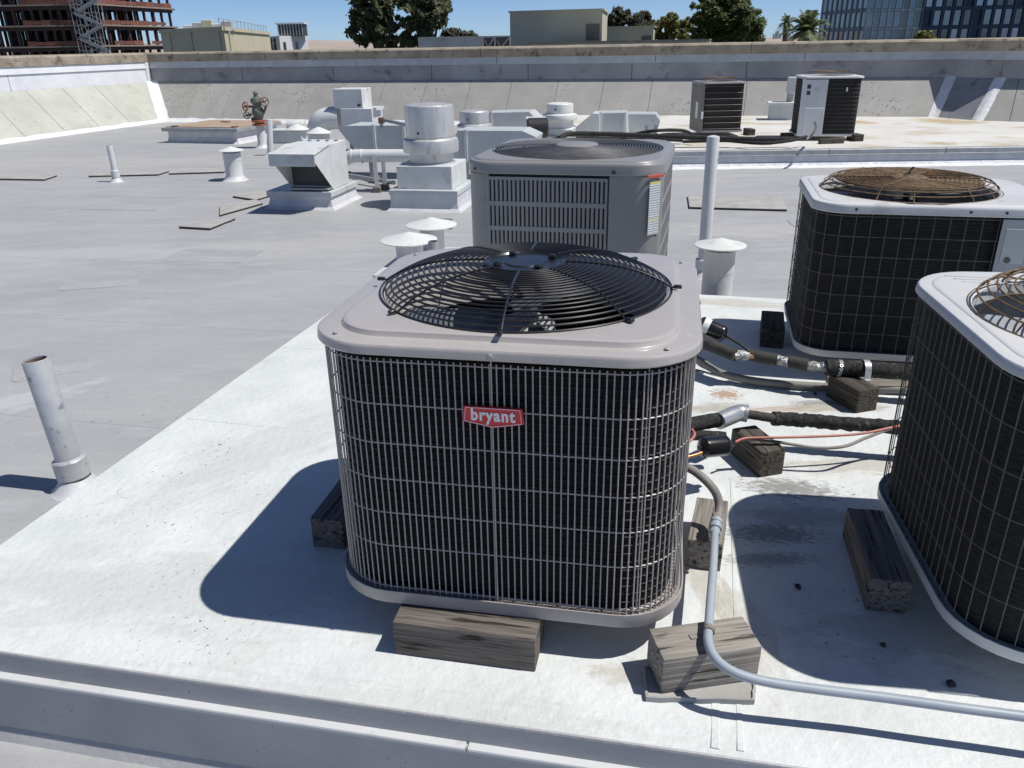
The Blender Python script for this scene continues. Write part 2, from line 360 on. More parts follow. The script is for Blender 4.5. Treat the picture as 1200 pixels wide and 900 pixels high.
for i, (lab, mc, mf, ms) in enumerate(WALLS):
    wl = thing('parapet_wall', lab, 'wall')
    c = MB(); vs = []; n = len(prf)
    for e in (i, i + 1):
        for d, z in prf:
            p = off_pt(e, d); vs.append((p.x, p.y, z))
    c.add(vs, [(k, k + 1, n + k + 1, n + k) for k in range(n - 1)])
    c.build('wall_core', 'tar', wl)
    L = (TOE[i + 1] - TOE[i]).length
    def cuts(step, jit, s0=0.0):
        out = [None]; s = s0 + step * (.4 + .5 * R_.random())
        while s < L - step * .45:
            out.append(s); s += step * (1 + jit * (R_.random() - .5))
        return out + [None]
    lo_lim = 12.0 if i in (0, 3) else -1           # only the stretch near the far corner is seen
    st = cuts(.94, .12)
    if i == 0: st = [None] + [s for s in st[1:-1] if s > lo_lim] + [None]
    if i == 3: st = [None] + [s for s in st[1:-1] if s < 3.5] + [None]
    for a, b in zip(st, st[1:]): strip(i, 0, ZR, .80, CT, .008, a, b, .009).build('cant_panel', mc, wl)
    st = cuts(2.15, .15)
    if i == 0: st = [None] + [s for s in st[1:-1] if s > lo_lim] + [None]
    if i == 3: st = [None] + [s for s in st[1:-1] if s < 3.5] + [None]
    for a, b in zip(st, st[1:]): strip(i, .818, CT - .10, .83, .875, .012, a, b, .012).build('face_sheet', mf, wl)
    st = cuts(3.0, .2)
    if i == 0: st = [None] + [s for s in st[1:-1] if s > lo_lim] + [None]
    if i == 3: st = [None] + [s for s in st[1:-1] if s < 3.5] + [None]
    for a, b in zip(st, st[1:]): strip(i, .800, .862, .822, .998, .006, a, b, .01).build('flashing_strip', ms, wl)
    # concrete cap beam, chamfered, cast in long pieces
    st = cuts(5.2, .2) if i < 2 else [None, None]
    if i == 0: st = [None] + [s for s in st[1:-1] if s > lo_lim] + [None]
    for a, b in zip(st, st[1:]):
        pr = [(.79, 1.0), (.79, 1.155), (.82, 1.185), (1.22, 1.20), (1.26, 1.17), (1.26, 1.0)]
        ends = []
        for e in (0, 1):
            ring = []
            for d, z in pr:
                pa, pb, t, LL, s0 = run_pt(i, d, 0)
                s = (a, b)[e]
                p = (pa if e == 0 else pb) if s is None else pa + t * (s0 + s + (.006 if e == 0 else -.006))
                ring.append((p.x, p.y, z))
            ends.append(ring)
        # subdivide lengthwise so the edge can wander a little
        N = 14; rings = [[tuple(Vector(p).lerp(Vector(q), k / N) + Vector((0, 0, .006 * noise.noise(Vector(p).lerp(Vector(q), k / N) * 1.7)))) for p, q in zip(*ends)] for k in range(N + 1)]
        MB().loft(rings, True, True).build('cap_beam', 'concrete', wl)
    # lumpy white sealant along the toe
    seal = MB(); N = 90 if i < 2 else 12; rings = []
    for k in range(N + 1):
        t = k / N; p = TOE[i].lerp(TOE[i + 1], t); tt = (TOE[i + 1] - TOE[i]).normalized(); nn = Vector((-tt.y, tt.x))
        wdt = (.07 if i == 0 else .05 if i == 1 else .1) * (1 + .5 * noise.noise(Vector((k * .7, i * 9.1, 0)))); zt = ZR + .008
        hgt = (.05 if i == 0 else .06 if i == 1 else .1) * (1 + .5 * noise.noise(Vector((k * .9, i * 5.1, 4))))
        rings.append([(p.x - nn.x * wdt, p.y - nn.y * wdt, ZR - .004), (p.x - nn.x * wdt * .8, p.y - nn.y * wdt * .8, zt), (p.x - nn.x * .012, p.y - nn.y * .012, zt + .006), (p.x + nn.x * hgt, p.y + nn.y * hgt, ZR + hgt * (CT - ZR) / .8 + .017), (p.x + nn.x * (hgt + .01), p.y + nn.y * (hgt + .01), ZR + hgt * (CT - ZR) / .8)])
    seal.loft(rings).build('toe_sealant', 'white_seal', wl, smooth=50)
    # flashing over the valley at the start of this run
    if i > 0:
        fl = MB(); N = 10; rings = []
        t1 = (TOE[i] - TOE[i - 1]).normalized(); t2 = (TOE[i + 1] - TOE[i]).normalized()
        for k in range(N + 1):
            d = -.05 + (.86 if i == 1 else .87) * k / N; z = ZR + (CT - ZR) * d / .8; p = off_pt(i, d); wv = (.17 if i == 1 else .095) * (1 + .2 * noise.noise(Vector((k * .8, i, 0))))
            rings.append([(p.x - t1.x * wv, p.y - t1.y * wv, z + .014), (p.x - t1.x * .02, p.y - t1.y * .02, z + (.04 if i == 1 else .026)), (p.x + t2.x * .02, p.y + t2.y * .02, z + (.04 if i == 1 else .026)), (p.x + t2.x * wv, p.y + t2.y * wv, z + .014)])
        fs = [(k * 4 + j, k * 4 + j + 1, k * 4 + j + 5, k * 4 + j + 4) for k in range(N) for j in range(3)]
        fl.add([v for r in rings for v in r], fs).build('valley_flashing', 'white_seal', wl, smooth=60)
        if i == 1:
            f2 = MB(); pr = off_pt(1, .80)
            f2.add([(pr.x - t1.x * .12 , pr.y - t1.y * .12, CT), (pr.x + .012, pr.y - .012, CT), (pr.x + .012, pr.y - .012, .99), (pr.x - t1.x * .12, pr.y - t1.y * .12, .99)], [(0, 1, 2, 3)]).build('corner_flashing', 'flash_white', wl)


def stains(name, L_):
    """dirt with a place and a shape of its own: (point, radius, colour, strength, noise scale, (stretch x, y), angle)"""
    m = MATS[name]; n = m.node_tree.nodes; L = m.node_tree.links; b = n['Principled BSDF']; src = b.inputs['Base Color'].links[0].from_socket
    tc = n.new('ShaderNodeTexCoord')
    for p, rad, colr, stg, ns, st, ang in L_:
        mp = n.new('ShaderNodeMapping'); mp.vector_type = 'TEXTURE'; mp.inputs['Location'].default_value = (p.x, p.y, 0); mp.inputs['Rotation'].default_value = (0, 0, ang); mp.inputs['Scale'].default_value = (rad * st[0], rad * st[1], 1)
        L.new(tc.outputs['Object'], mp.inputs[0])
        sp = n.new('ShaderNodeSeparateXYZ'); L.new(mp.outputs[0], sp.inputs[0]); cb = n.new('ShaderNodeCombineXYZ'); L.new(sp.outputs[0], cb.inputs[0]); L.new(sp.outputs[1], cb.inputs[1])
        ln = n.new('ShaderNodeVectorMath'); ln.operation = 'LENGTH'; L.new(cb.outputs[0], ln.inputs[0])
        g = n.new('ShaderNodeMapRange'); g.inputs[1].default_value = 1; g.inputs[2].default_value = .1; L.new(ln.outputs[1], g.inputs[0])
        z = n.new('ShaderNodeTexNoise'); z.inputs['Scale'].default_value = ns; z.inputs['Detail'].default_value = 7; z.inputs['Roughness'].default_value = .65; L.new(mp.outputs[0], z.inputs['Vector'])
        ad = n.new('ShaderNodeMath'); ad.operation = 'MULTIPLY_ADD'; ad.inputs[1].default_value = .45; L.new(g.outputs[0], ad.inputs[0]); L.new(z.outputs['Fac'], ad.inputs[2])
        rr = n.new('ShaderNodeMapRange'); rr.inputs[1].default_value = .70; rr.inputs[2].default_value = .86; rr.inputs[4].default_value = stg; L.new(ad.outputs[0], rr.inputs[0])
        gg = n.new('ShaderNodeMath'); gg.operation = 'MULTIPLY'; g2 = n.new('ShaderNodeMapRange'); g2.inputs[1].default_value = 1; g2.inputs[2].default_value = .7; L.new(ln.outputs[1], g2.inputs[0]); L.new(rr.outputs[0], gg.inputs[0]); L.new(g2.outputs[0], gg.inputs[1])
        x = n.new('ShaderNodeMix'); x.data_type = 'RGBA'; L.new(gg.outputs[0], x.inputs[0]); L.new(src, x.inputs[6]); x.inputs[7].default_value = (*colr, 1); src = x.outputs[2]
    L.new(src, b.inputs['Base Color'])
K_ = (.06, .055, .045); RU = (.36, .19, .09); DU = (.42, .38, .31); GR = (.30, .30, .28)
stains('platform_coat', [
    (at(925, 572, 0), .20, K_, .62, 8, (1.3, .55), -.2), (at(905, 625, 0), .19, K_, .6, 9, (1.2, .5), -.1), (at(900, 655, 0), .15, K_, .5, 10, (1.5, .4), 0),
    (at(935, 605, 0), .2, GR, .5, 3.0, (1.4, .6), 0), (at(850, 462, 0), .12, RU, .75, 5, (.9, .8), 0), (at(835, 478, 0), .16, DU, .8, 3, (1.5, .5), .2),
    (at(975, 478, 0), .22, DU, .8, 3, (1.6, .4), 0), (at(960, 472, 0), .12, K_, .55, 9, (1.7, .4), 0), (at(850, 355, 0), .5, DU, .5, 3, (1.6, .3), -.25), (at(830, 690, 0), .22, DU, .6, 3, (.4, 1.3), 0),
    (at(740, 790, 0), .13, DU, .5, 2.5, (1.4, .6), 0), (at(1010, 545, 0), .35, DU, .55, 4, (1.5, .35), 0), (at(870, 740, 0), .25, DU, .4, 3, (.5, 1.4), 0),
    (at(330, 520, 0), .6, (.53, .535, .515), .5, 4, (1.6, .5), .9), (at(200, 690, 0), .7, (.53, .535, .52), .5, 4.5, (1.6, .5), 0), (at(480, 830, 0), .5, (.53, .53, .51), .4, 6, (2.2, .25), -.2),
    (at(1080, 740, 0), .35, GR, .35, 4, (1.4, .7), 0), (at(905, 480, 0), .2, RU, .45, 5, (1.6, .3), 0)])
stains('roof_membrane', [
    (at(60, 300, ZR), 1.6, (.47, .47, .475), .5, 3, (1.6, .5), .1), (at(330, 290, ZR), 1.5, (.46, .455, .44), .45, 4, (1.4, .5), .2),
    (at(20, 470, ZR), .5, (.48, .49, .51), .8, 3, (1.2, .6), .6), (at(700, 210, ZR), 2.2, (.46, .455, .44), .5, 5, (2, .4), 0), (at(880, 270, ZR), 1.0, (.47, .46, .44), .6, 4, (1.5, .6), 0), (at(150, 190, ZR), 3, (.45, .44, .42), .5, 5, (1.8, .4), 0)])

# ---- the raised platform the near units stand on
UD = Vector((cos(-.2045), sin(-.2045)))            # along its front edge
VD = Vector((cos(radians(76.3)), sin(radians(76.3))))
FA = Vector((-1.175, 1.431)); LA = Vector((-1.423, 1.854))
def isect(p, d, q, e):
    den = d.x * e.y - d.y * e.x; t = ((q.x - p.x) * e.y - (q.y - p.y) * e.x) / den; return p + d * t
PFL = isect(FA, UD, LA, VD)
BD = Vector((cos(radians(-14.5)), sin(radians(-14.5)))); BA = Vector((1.13, 4.055))
PBL = isect(BA, BD, LA, VD)
PFR = PFL + UD * 5.6; PBR = isect(BA, BD, PFR, VD)
def poly_off(P, d):
    out = []
    for i in range(len(P)):
        a, b, c = P[i - 1], P[i], P[(i + 1) % len(P)]
        t1 = (b - a).normalized(); t2 = (c - b).normalized()
        n1 = Vector((t1.y, -t1.x)); n2 = Vector((t2.y, -t2.x)); m = (n1 + n2).normalized(); out.append(b + m * (d / m.dot(n1)))
    return out
def zring(P, z): return [(p.x, p.y, z) for p in P]
PL = [PFL, PFR, PBR, PBL]
body = MB().loft([zring(poly_off(PL, .035), ZR), zring(poly_off(PL, .018), ZR + .03), zring(poly_off(PL, .016), -.070), zring(poly_off(PL, .014), -.066), zring(poly_off(PL, -.01), -.064)])
plat = struct(body.build('platform', 'platform_side'))
# the top membrane, slightly uneven, with a rounded lip turned down over the edge
top = MB(); NX, NY = 70, 44
def ppos(u, v): 
    a = PFL.lerp(PFR, u); b = PBL.lerp(PBR, u); return a.lerp(b, v)
vs = []
for j in range(NY + 1):
    for i in range(NX + 1):
        p = ppos(i / NX, j / NY); e = min(i, NX - i, j, NY - j)
        z = 0.0 if e == 0 else .0022 * noise.noise(Vector((p.x * 2.3, p.y * 2.3, 0))) * min(1, e / 2)
        vs.append((p.x, p.y, min(z, .0015) - (.002 if e == 0 else 0)))
fs = [(j * (NX + 1) + i, j * (NX + 1) + i + 1, (j + 1) * (NX + 1) + i + 1, (j + 1) * (NX + 1) + i) for j in range(NY) for i in range(NX)]
top.add(vs, fs).build('top_membrane', 'platform_coat', plat, smooth=40, fix=False)
lip = MB().loft([zring(poly_off(PL, 0.0), -.002), zring(poly_off(PL, .0035), -.004), zring(poly_off(PL, .0045), -.009), zring(poly_off(PL, .005), -.064)])
lip.build('edge_turndown', 'platform_side', plat)
# drip flashing in lengths along the front edge: a thin ledge that catches the light
s = 0.02
for k, ln in enumerate((1.42, 1.16, 1.3, 1.2)):
    a = PFL + UD * s; b = PFL + UD * (s + ln - .006); n_ = Vector((UD.y, -UD.x))
    pr = [(.004, -.0600), (.021, -.0625), (.0225, -.066), (.0225, -.073), (.0195, -.073), (.0195, -.0655), (.004, -.063)]
    MB().loft([[(p.x + n_.x * d, p.y + n_.y * d, z) for d, z in pr] for p in (a, b)], True, True).build('drip_flashing', 'white_paint', plat)
    s += ln
# lap strips of the membrane
def lap(a, b, wd, par, m='platform_coat', z=0.0, name='lap_strip', th=.0014):
    a = Vector((a.x, a.y)); b = Vector((b.x, b.y)); t = (b - a).normalized(); n_ = Vector((-t.y, t.x)); N = 24; rings = []
    for k in range(N + 1):
        p = a.lerp(b, k / N); ww = wd / 2 * (1 + .12 * noise.noise(Vector((k * .5, wd * 99, 0)))); o_ = .004 * noise.noise(Vector((k * .23, 3, wd * 50)))
        q = p + n_ * o_
        rings.append([(q.x - n_.x * ww, q.y - n_.y * ww, z - .002), (q.x - n_.x * (ww - .003), q.y - n_.y * (ww - .003), z + th), (q.x + n_.x * (ww - .003), q.y + n_.y * (ww - .003), z + th), (q.x + n_.x * ww, q.y + n_.y * ww, z - .002)])
    return MB().loft(rings, True, True).build(name, m, par, smooth=35)
lap(at(222, 488, 0), at(395, 506, 0), .042, plat)
lap(at(838, 877, 0), at(842, 572, 0), .020, plat)
lap(at(868, 880, 0), at(858, 560, 0), .016, plat)
lap(at(336, 405, 0), at(382, 408, 0), .05, plat)
lap(at(940, 470, 0), at(1040, 474, 0), .03, plat)

# ---- the second raised platform, across the roof
ZF = -.05
FP = [at(560, 181, ZF), at(1240, 171.5, ZF)]
f0 = Vector((FP[0].x, FP[0].y)); f1 = Vector((FP[1].x, FP[1].y)); fd = (f1 - f0).normalized(); fn_ = Vector((-fd.y, fd.x))
f1 = f0 + fd * 9.0
FPL = [f0, f1, f1 + fn_ * 4.4, f0 + fn_ * 4.4]
# clip its far side along the toe of the far wall
def on_far(p): 
    t = (TOE[2] - TOE[1]).normalized(); return isect(p, fn_, TOE[1], t) + fn_ * .05
q4 = TOE[3] + Vector((.85, -.53)) * 3.2 + Vector((.05, .08))
FPL = [f0, f0 + fd * 9.6, q4, TOE[3] + Vector((.18, .10)), TOE[2] + Vector((.12, .25)), on_far(f0)]
fplat = struct(MB().loft([zring(poly_off(FPL, .03), ZR), zring(poly_off(FPL, .012), ZR + .04), zring(FPL, ZF - .055), zring(FPL, ZF - .004)]).build('platform', 'silver_coat'))
MB().add(zring(FPL, ZF), [tuple(range(len(FPL)))]).build('top_membrane', 'far_coat', fplat)
s = .0
for ln in (1.6, 1.5, 1.35, 1.45, 1.5):
    a = f0 + fd * s; b = f0 + fd * (s + ln - .012); n_ = -fn_
    pr = [(-.10, .003), (.012, .003), (.016, -.002), (.020, -.056), (.030, -.060), (.030, -.064), (.016, -.062), (.012, -.004), (-.10, .0005)]
    MB().loft([[(p.x + n_.x * d, p.y + n_.y * d, ZF + z) for d, z in pr] for p in (a, b)], True, True).build('edge_flashing', 'galv_dull', fplat)
    s += ln
seal = MB(); rings = []
for k in range(81):
    p = f0 + fd * (8.6 * k / 80); wd = .16 * (1 + .55 * noise.noise(Vector((k * .33, 2, 7))))
    n_ = -fn_; rings.append([(p.x + n_.x * d, p.y + n_.y * d, z) for d, z in ((.02 + wd, ZR - .004), (.02 + wd * .85, ZR + .006), (.04, ZR + .012), (.018, ZR + .05))])
seal.add([v for r in rings for v in r], [(k * 4 + j, k * 4 + j + 1, k * 4 + j + 5, k * 4 + j + 4) for k in range(80) for j in range(3)]).build('toe_sealant', 'white_seal', fplat, smooth=50)
for (x0, y0), (x1, y1) in (((1040, 168), (1075, 145)), ((960, 152), (1180, 157)), ((1090, 172), (1190, 166))):
    lap(at(x0, y0, ZF), at(x1, y1, ZF), .03, fplat, 'far_coat', ZF)

roof = bpy.data.objects['roof']
for k in range(13):                                 # lapped sheets of the roof covering
    y0 = 2.2 + k * 1.22 + .1 * R_.random(); a = Vector((-14.0 + y0 * .36, y0 + 3.3)); b = Vector((-.9 if y0 < 4.8 else -.2 + .0 * k, 0)); b.y = a.y + (b.x - a.x) * math.tan(-.2045)
    if b.y > 17.5: b.y = 17.5
    if a.y < 19 and a.y > 0: lap(Vector((max(a.x, -8.3 - (18.9 - a.y) * .30), a.y, 0)), Vector((b.x, b.y, 0)), .10, roof, 'roof_membrane', ZR, th=.0018)
for (x, y, wd, dp, rz) in ((120, 330, .5, .35, .2), (250, 300, .7, .4, -.15), (60, 430, .35, .3, .5), (700, 232, .6, .4, 0), (160, 240, .9, .6, -.2), (330, 195, .8, .5, -.2), (960, 262, .5, .3, -.1)):
    p = at(x, y, ZR); n_ = 10; rg_ = rrect(wd, dp, .04, 0, 4, 3)
    MB().loft([[(q[0] * f, q[1] * f, z) for q in rg_] for f, z in ((1.0, -.001), (.995, .0035), (.98, .004))], False, True).build('membrane_patch', 'roof_membrane', roof, loc=(p.x, p.y, ZR), rz=rz)

# ================================================================== condensing units
def fan_guard(par, R, r0, zf, n_rings, wire, m, zbase, arms=0, arm_r=.004, arm_m=None, seg=72, feet=True, radial=16, rr_pow=1.0, a0=0.0):
    """domed guard of concentric wire rings zf(r) above zbase"""
    g = MB()
    for k in range(n_rings):
        r = r0 + (R - r0) * (k / (n_rings - 1)) ** rr_pow
        g.tube(ringpts(r, zbase + zf(r), seg), wire, 5, True)
    for k in range(radial):
        a = 2 * pi * (k + .37) / radial
        g.tube([(r * cos(a), r * sin(a), zbase + zf(r) - wire * 1.6) for r in [r0 * .8 + (R - r0 * .8) * i / 12 for i in range(13)]], wire * .9, 5)
    o = g.build('fan_guard', m, par, smooth=60)
    for k in range(arms):
        a = a0 + 2 * pi * k / arms; c_ = MB()
        pts = [(r * cos(a), r * sin(a), zbase + zf(r) + wire * .6) for r in [r0 + (R - r0) * i / 14 for i in range(15)]]
        if feet: pts += [((R + .004) * cos(a), (R + .004) * sin(a), zbase + .006), ((R + .014) * cos(a), (R + .014) * sin(a), zbase + .006)]
        c_.tube(pts, arm_r, 6)
        if feet: c_.bbox((0, 0, 0), (.018, .011, .008), .002, 2, Matrix.Translation(((R + .013) * cos(a), (R + .013) * sin(a), zbase + .007)) @ Matrix.Rotation(a, 4, 'Z'))
        c_.build('guard_arm', arm_m or m, par, smooth=50)
    return o
def fan(par, R, z, m, hub=.05, blades=4, motor_m='grey_dark', a0=.3, motor=True):
    for k in range(blades):
        a = a0 + 2 * pi * k / blades; vs = []; fs = []; NR, NA = 7, 8
        for i in range(NR + 1):
            r = hub * .9 + (R - hub * .9) * i / NR; half = (.36 + .10 * i / NR)
            for j in range(NA + 1):
                t = j / NA - .5; b = a + t * 2 * half + .10 * i / NR
                vs.append((r * cos(b), r * sin(b), z - t * .085 * (1 - .3 * i / NR) + .008 * (1 - (2 * t) ** 2)))
        n1 = len(vs); vs += [(x, y, zz - .0025) for x, y, zz in vs]
        for i in range(NR):
            for j in range(NA):
                q = (i * (NA + 1) + j, i * (NA + 1) + j + 1, (i + 1) * (NA + 1) + j + 1, (i + 1) * (NA + 1) + j); fs += [q, tuple(x + n1 for x in reversed(q))]
        MB().add(vs, fs).build('fan_blade', m, par, smooth=60, fix=False)
    if motor: MB().lathe([(hub * 1.25, z - .13), (hub * 1.3, z - .12), (hub * 1.3, z + .005), (hub * 1.0, z + .02), (.012, z + .022), (.012, z + .05)], 24).build('fan_motor', motor_m, par, smooth=40)
def wires(par, poly, z0, z1, step, zs, wr, m, name='wire_guard', s_from=0.0, s_to=None, hr=None):
    P = perim(poly); s_to = s_to or P; g = MB(); n = int((s_to - s_from) / step)
    for k in range(n + 1):
        x, y = along(poly, min(s_from + (s_to - s_from) * k / n, P - 1e-6))
        g.tube([(x, y, z0), (x, y, z1)], wr, 5)
    for z in zs:
        if s_to - s_from > P - .01: g.tube([(p[0] * .997, p[1] * .997, z) for p in poly], hr or wr, 5, True)
        else:
            N = 60; g.tube([(*[q * .996 for q in along(poly, s_from + (s_to - s_from) * k / N)], z) for k in range(N + 1)], hr or wr, 5)
    return g.build(name, m, par, smooth=60)
def base_pan(par, wd, dp, r, z0, h, m, name='base_pan'):
    """folded sheet pan with a turned lip and a floor"""
    A = lambda ins, z: rrect(wd - 2 * ins, dp - 2 * ins, r - ins * .6, z, 8, 4)
    MB().loft([A(.012, z0), A(.002, z0 + .003), A(0, z0 + .008), A(0, z0 + h), A(.003, z0 + h), A(.004, z0 + h - .004), A(.012, z0 + h - .008)], True, True).build(name, m, par, smooth=35)
def cover(par, wd, dp, r, z0, h, hole, m, raise_=.014, ins=.055, skirt_out=0.0, cx=0.0, cy=0.0, name='top_cover', soft=.012, lip=True, throat=None):
    """pressed sheet cover: skirt, rounded edge, raised panel, round fan opening"""
    n, mm = 10, 8
    A = lambda i_, z, rr=None: rrect(wd - 2 * i_, dp - 2 * i_, max(.02, (rr if rr else r) - i_ * .75), z, n, mm)
    zt = z0 + h; k = soft
    rg = [A(.004, z0 + .002), A(.001, z0), A(-.001, z0 + .003), A(0, zt - k), A(k * .12, zt - k * .5), A(k * .45, zt - k * .12), A(k, zt)]
    rg += [A(ins, zt + .0005), A(ins + .0015, zt + .002), A(ins + .005, zt + raise_ * .80), A(ins + .009, zt + raise_ * .97), A(ins + .014, zt + raise_)]
    C = lambda rad, z: circ(rg[0], rad, z, cx, cy)
    last = rg[-1]
    mid = [tuple(Vector(a).lerp(Vector(b), .5)) for a, b in zip(last, C(hole, zt + raise_ + .001))]
    rg += [mid, C(hole + .006, zt + raise_ + .001), C(hole, zt + raise_ - .003), C(hole - .002, zt + raise_ - (.035 if lip else .01))]
    if throat: rg += [C(hole - .012, zt + raise_ - throat * .6), C(hole - .022, zt + raise_ - throat)]
    MB().loft(rg).build(name, m, par, smooth=32, fix=True)
    return zt + raise_

# ---- the taupe unit in front
UL = 'taupe condensing unit with red badge and black fan guard, nearest in the middle'
U = thing('condensing_unit', UL, 'air conditioner', (.0356, 1.801, 0), -.1942)
base_pan(U, .80, .80, .147, .089, .036, 'wire_paint')
pb = rrect(.735, .735, .125, 0, 10, 10)
coil = MB(); ob = rrect(.735, .735, .125, 0, 10, 10); ib = rrect(.675, .675, .10, 0, 10, 10)
coil.loft([[(x, y, .118) for x, y, _ in ob], [(x, y, .676) for x, y, _ in ob]]).build('coil', 'coil_black', U, smooth=40)
MB().loft([[(x, y, .676) for x, y, _ in ob], [(x, y, .676) for x, y, _ in ib], [(x, y, .118) for x, y, _ in ib]]).build('coil_inner_face', 'coil_dark', U, smooth=40)
tb = MB()
for k in range(26): tb.tube([(x * 1.003, y * 1.003, .135 + .0208 * k) for x, y, _ in ob], .0016, 4, True)
tb.build('coil_tubes', 'coil_tube', U, smooth=60)
wp = rrect(.778, .778, .145, 0, 10, 10)
wires(U, wp, .112, .682, .01415, (.675, .582, .493, .408, .325, .240, .130), .0016, 'wire_paint')
for a in range(4):                                # heavier rods screwed to the cover, mid side and by the corners
    for off in (-.03 if a == 3 else 0, .30):
        T = Matrix.Rotation(a * pi / 2, 4, 'Z')
        x = off; y = -.3915 if off < .1 else -.372
        g = MB(); g.tube([T @ Vector((x, y, .100)), T @ Vector((x, y, .693)), T @ Vector((x, y - .004, .699))], .0016, 6)
        g.lathe([(.0055, -.002), (.0062, 0), (.0055, .003), (.002, .0045)], 12, T @ Matrix.Translation((x, y - .0075, .702)) @ Matrix.Rotation(pi / 2, 4, 'X'))
        g.build('guard_rod', 'wire_paint', U, smooth=40)
ztop = cover(U, .80, .80, .150,   .692, .022, .326, 'taupe_paint', .013, .046, soft=.007, throat=.12)
for px_, py_ in ((-.33, -.35), (.33, -.35), (.36, .3), (-.36, .3)):
    MB().lathe([(.005, 0), (.005, .002), (.003, .0035)], 10, Matrix.Translation((px_, py_, ztop - .011))).build('screw', 'wire_paint', U)
dome = lambda r: .056 * (1 - (r / .337) ** 4.0) + .003
fan_guard(U, .337, .094, dome, 20, .0024, 'black_paint', ztop, 8, .0027, 'black_paint', 84, a0=0.03, radial=0)
hub = MB(); hub.lathe([(.004, ztop + .008 + .040), (.094, ztop + .008 + .040), (.100, ztop + .008 + .043), (.098, ztop + .008 + .049), (.088, ztop + .008 + .052), (.084, ztop + .008 + .048), (.05, ztop + .008 + .048), (.046, ztop + .008 + .051), (.002, ztop + .008 + .0515)], 40)
HP = hub.build('hub_plate', 'black_paint', U, smooth=35)
for k in range(4):
    a = .6 + k * pi / 2
    MB().lathe([(.010, 0), (.010, .006), (.007, .009), (.002, .010)], 6, Matrix.Translation((.07 * cos(a), .07 * sin(a), ztop + .008 + .049))).build('bolt', 'black_paint', HP)
fan(U, .292, .625, 'blade_metal', .055, 3, 'galv_dull', a0=radians(-42))
# badge: shield plate with a pale line and lettering
bd = MB(); yb = -.3955
shield = [(-.0585, .021), (.0585, .021), (.0625, -.0115), (0, -.0235), (-.0625, -.0115)]
bc = Vector((.002, yb, .573))
bd.loft([[(bc.x + x * s, bc.y + dy, bc.z + z * s) for x, z in shield] for dy, s in ((.004, 1), (-.001, 1), (-.0022, .985))], True, True)
BG = bd.build('badge', 'badge_red', U)
ln_ = MB()
for a, b in zip(shield, shield[1:] + shield[:1]):
    ln_.bar((bc.x + a[0] * .925, bc.y - .0026, bc.z + a[1] * .90), (bc.x + b[0] * .925, bc.y - .0026, bc.z + b[1] * .90), .0008, .0011)
ln_.build('border_line', 'letter_white', BG)
cu = bpy.data.curves.new('lettering', 'FONT'); cu.body = 'bryant'; cu.size = .0315; cu.offset = .0011; cu.extrude = .0006; cu.align_x = 'CENTER'; cu.space_character = 1.16; cu.resolution_u = 6
to = bpy.data.objects.new('lettering_curve', cu); COL.objects.link(to)
dg = bpy.context.evaluated_depsgraph_get(); tm = bpy.data.meshes.new_from_object(to.evaluated_get(dg)); bpy.data.objects.remove(to)
tm.name = 'lettering'; tm.materials.clear(); tm.materials.append(MATS['letter_white'])
lt = bpy.data.objects.new('lettering', tm); COL.objects.link(lt); lt.parent = BG
lt.matrix_local = Matrix.Translation((bc.x, bc.y - .0030, bc.z - .0068)) @ Matrix.Rotation(pi / 2, 4, 'X') @ Matrix.Diagonal((.94, 1.12, 1, 1))

# ---- grey louvred unit behind it
M_ = thing('condensing_unit', 'dark grey louvred condensing unit standing directly behind the taupe one', 'air conditioner', (.302, 3.56, 0), -.2505)
W2 = .80; ZC = .773
bo = rrect(.765, .765, .10, 0, 3, 6)
MB().loft([[(x, y, .03) for x, y, _ in bo], [(x, y, ZC + .004) for x, y, _ in bo]]).build('cabinet_core', 'grey_dark', M_)
base_pan(M_, .79, .79, .11, .0, .04, 'grey_paint')
def louver_panel(par, xa, xb, face, z0, z1, nslots, rows):
    """sheet with rows of vertical slots on one side of the cabinet (face = rotation about z)"""
    T = Matrix.Rotation(face, 4, 'Z'); g = MB(); y = -.392; pw = (xb - xa); fr = .012
    g.box(((xa + xb) / 2, y + .003, z1 - fr / 2), (pw, .008, fr), T); g.box(((xa + xb) / 2, y + .003, z0 + fr / 2), (pw, .008, fr), T)
    hs = (z1 - z0 - fr) / rows
    for k in range(1, rows): g.box(((xa + xb) / 2, y + .0032, z0 + fr / 2 + hs * k), (pw - .002, .0084, .018), T)
    st = (pw - .008) / nslots
    for k in range(nslots + 1): 
        g.box((xa + .004 + st * k, y + .004, (z0 + z1) / 2), (st * .52, .008, z1 - z0 - .004), T)
        g.box((xa + .004 + st * (k + .32), y + .010, (z0 + z1) / 2), (.0012, .016, z1 - z0 - .004), T @ Matrix.Translation((0, 0, 0)))
    return g.build('louver_panel', 'grey_paint', par)
louver_panel(M_, -.318, .185, 0, .05, ZC - .012, 28, 7)
louver_panel(M_, -.30, .30, pi / 2, .05, ZC - .012, 30, 7)
louver_panel(M_, -.30, .30, pi, .05, ZC - .012, 30, 7)
louver_panel(M_, -.30, .30, -pi / 2, .05, ZC - .012, 30, 7)
def corner_post(par, sx, sy, ext_x, ext_y, m):
    """curved corner sheet wrapping one corner of the cabinet"""
    r = .10; h = .394; out = []
    cx, cy = sx * (h - r), sy * (h - r)
    pts = [(cx - sx * ext_x, sy * h)] + [(cx + sx * r * cos(a), cy + sy * r * sin(a)) for a in [pi / 2 * (1 - i / 4) for i in range(5)]] + [(sx * h, cy - sy * ext_y)]
    inn = [(x * .985, y * .985) for x, y in pts]
    ring = pts + inn[::-1]
    MB().loft([[(x, y, .035) for x, y in ring], [(x, y, ZC - .002) for x, y in ring]], True, True).build('corner_panel', m, par, smooth=30)
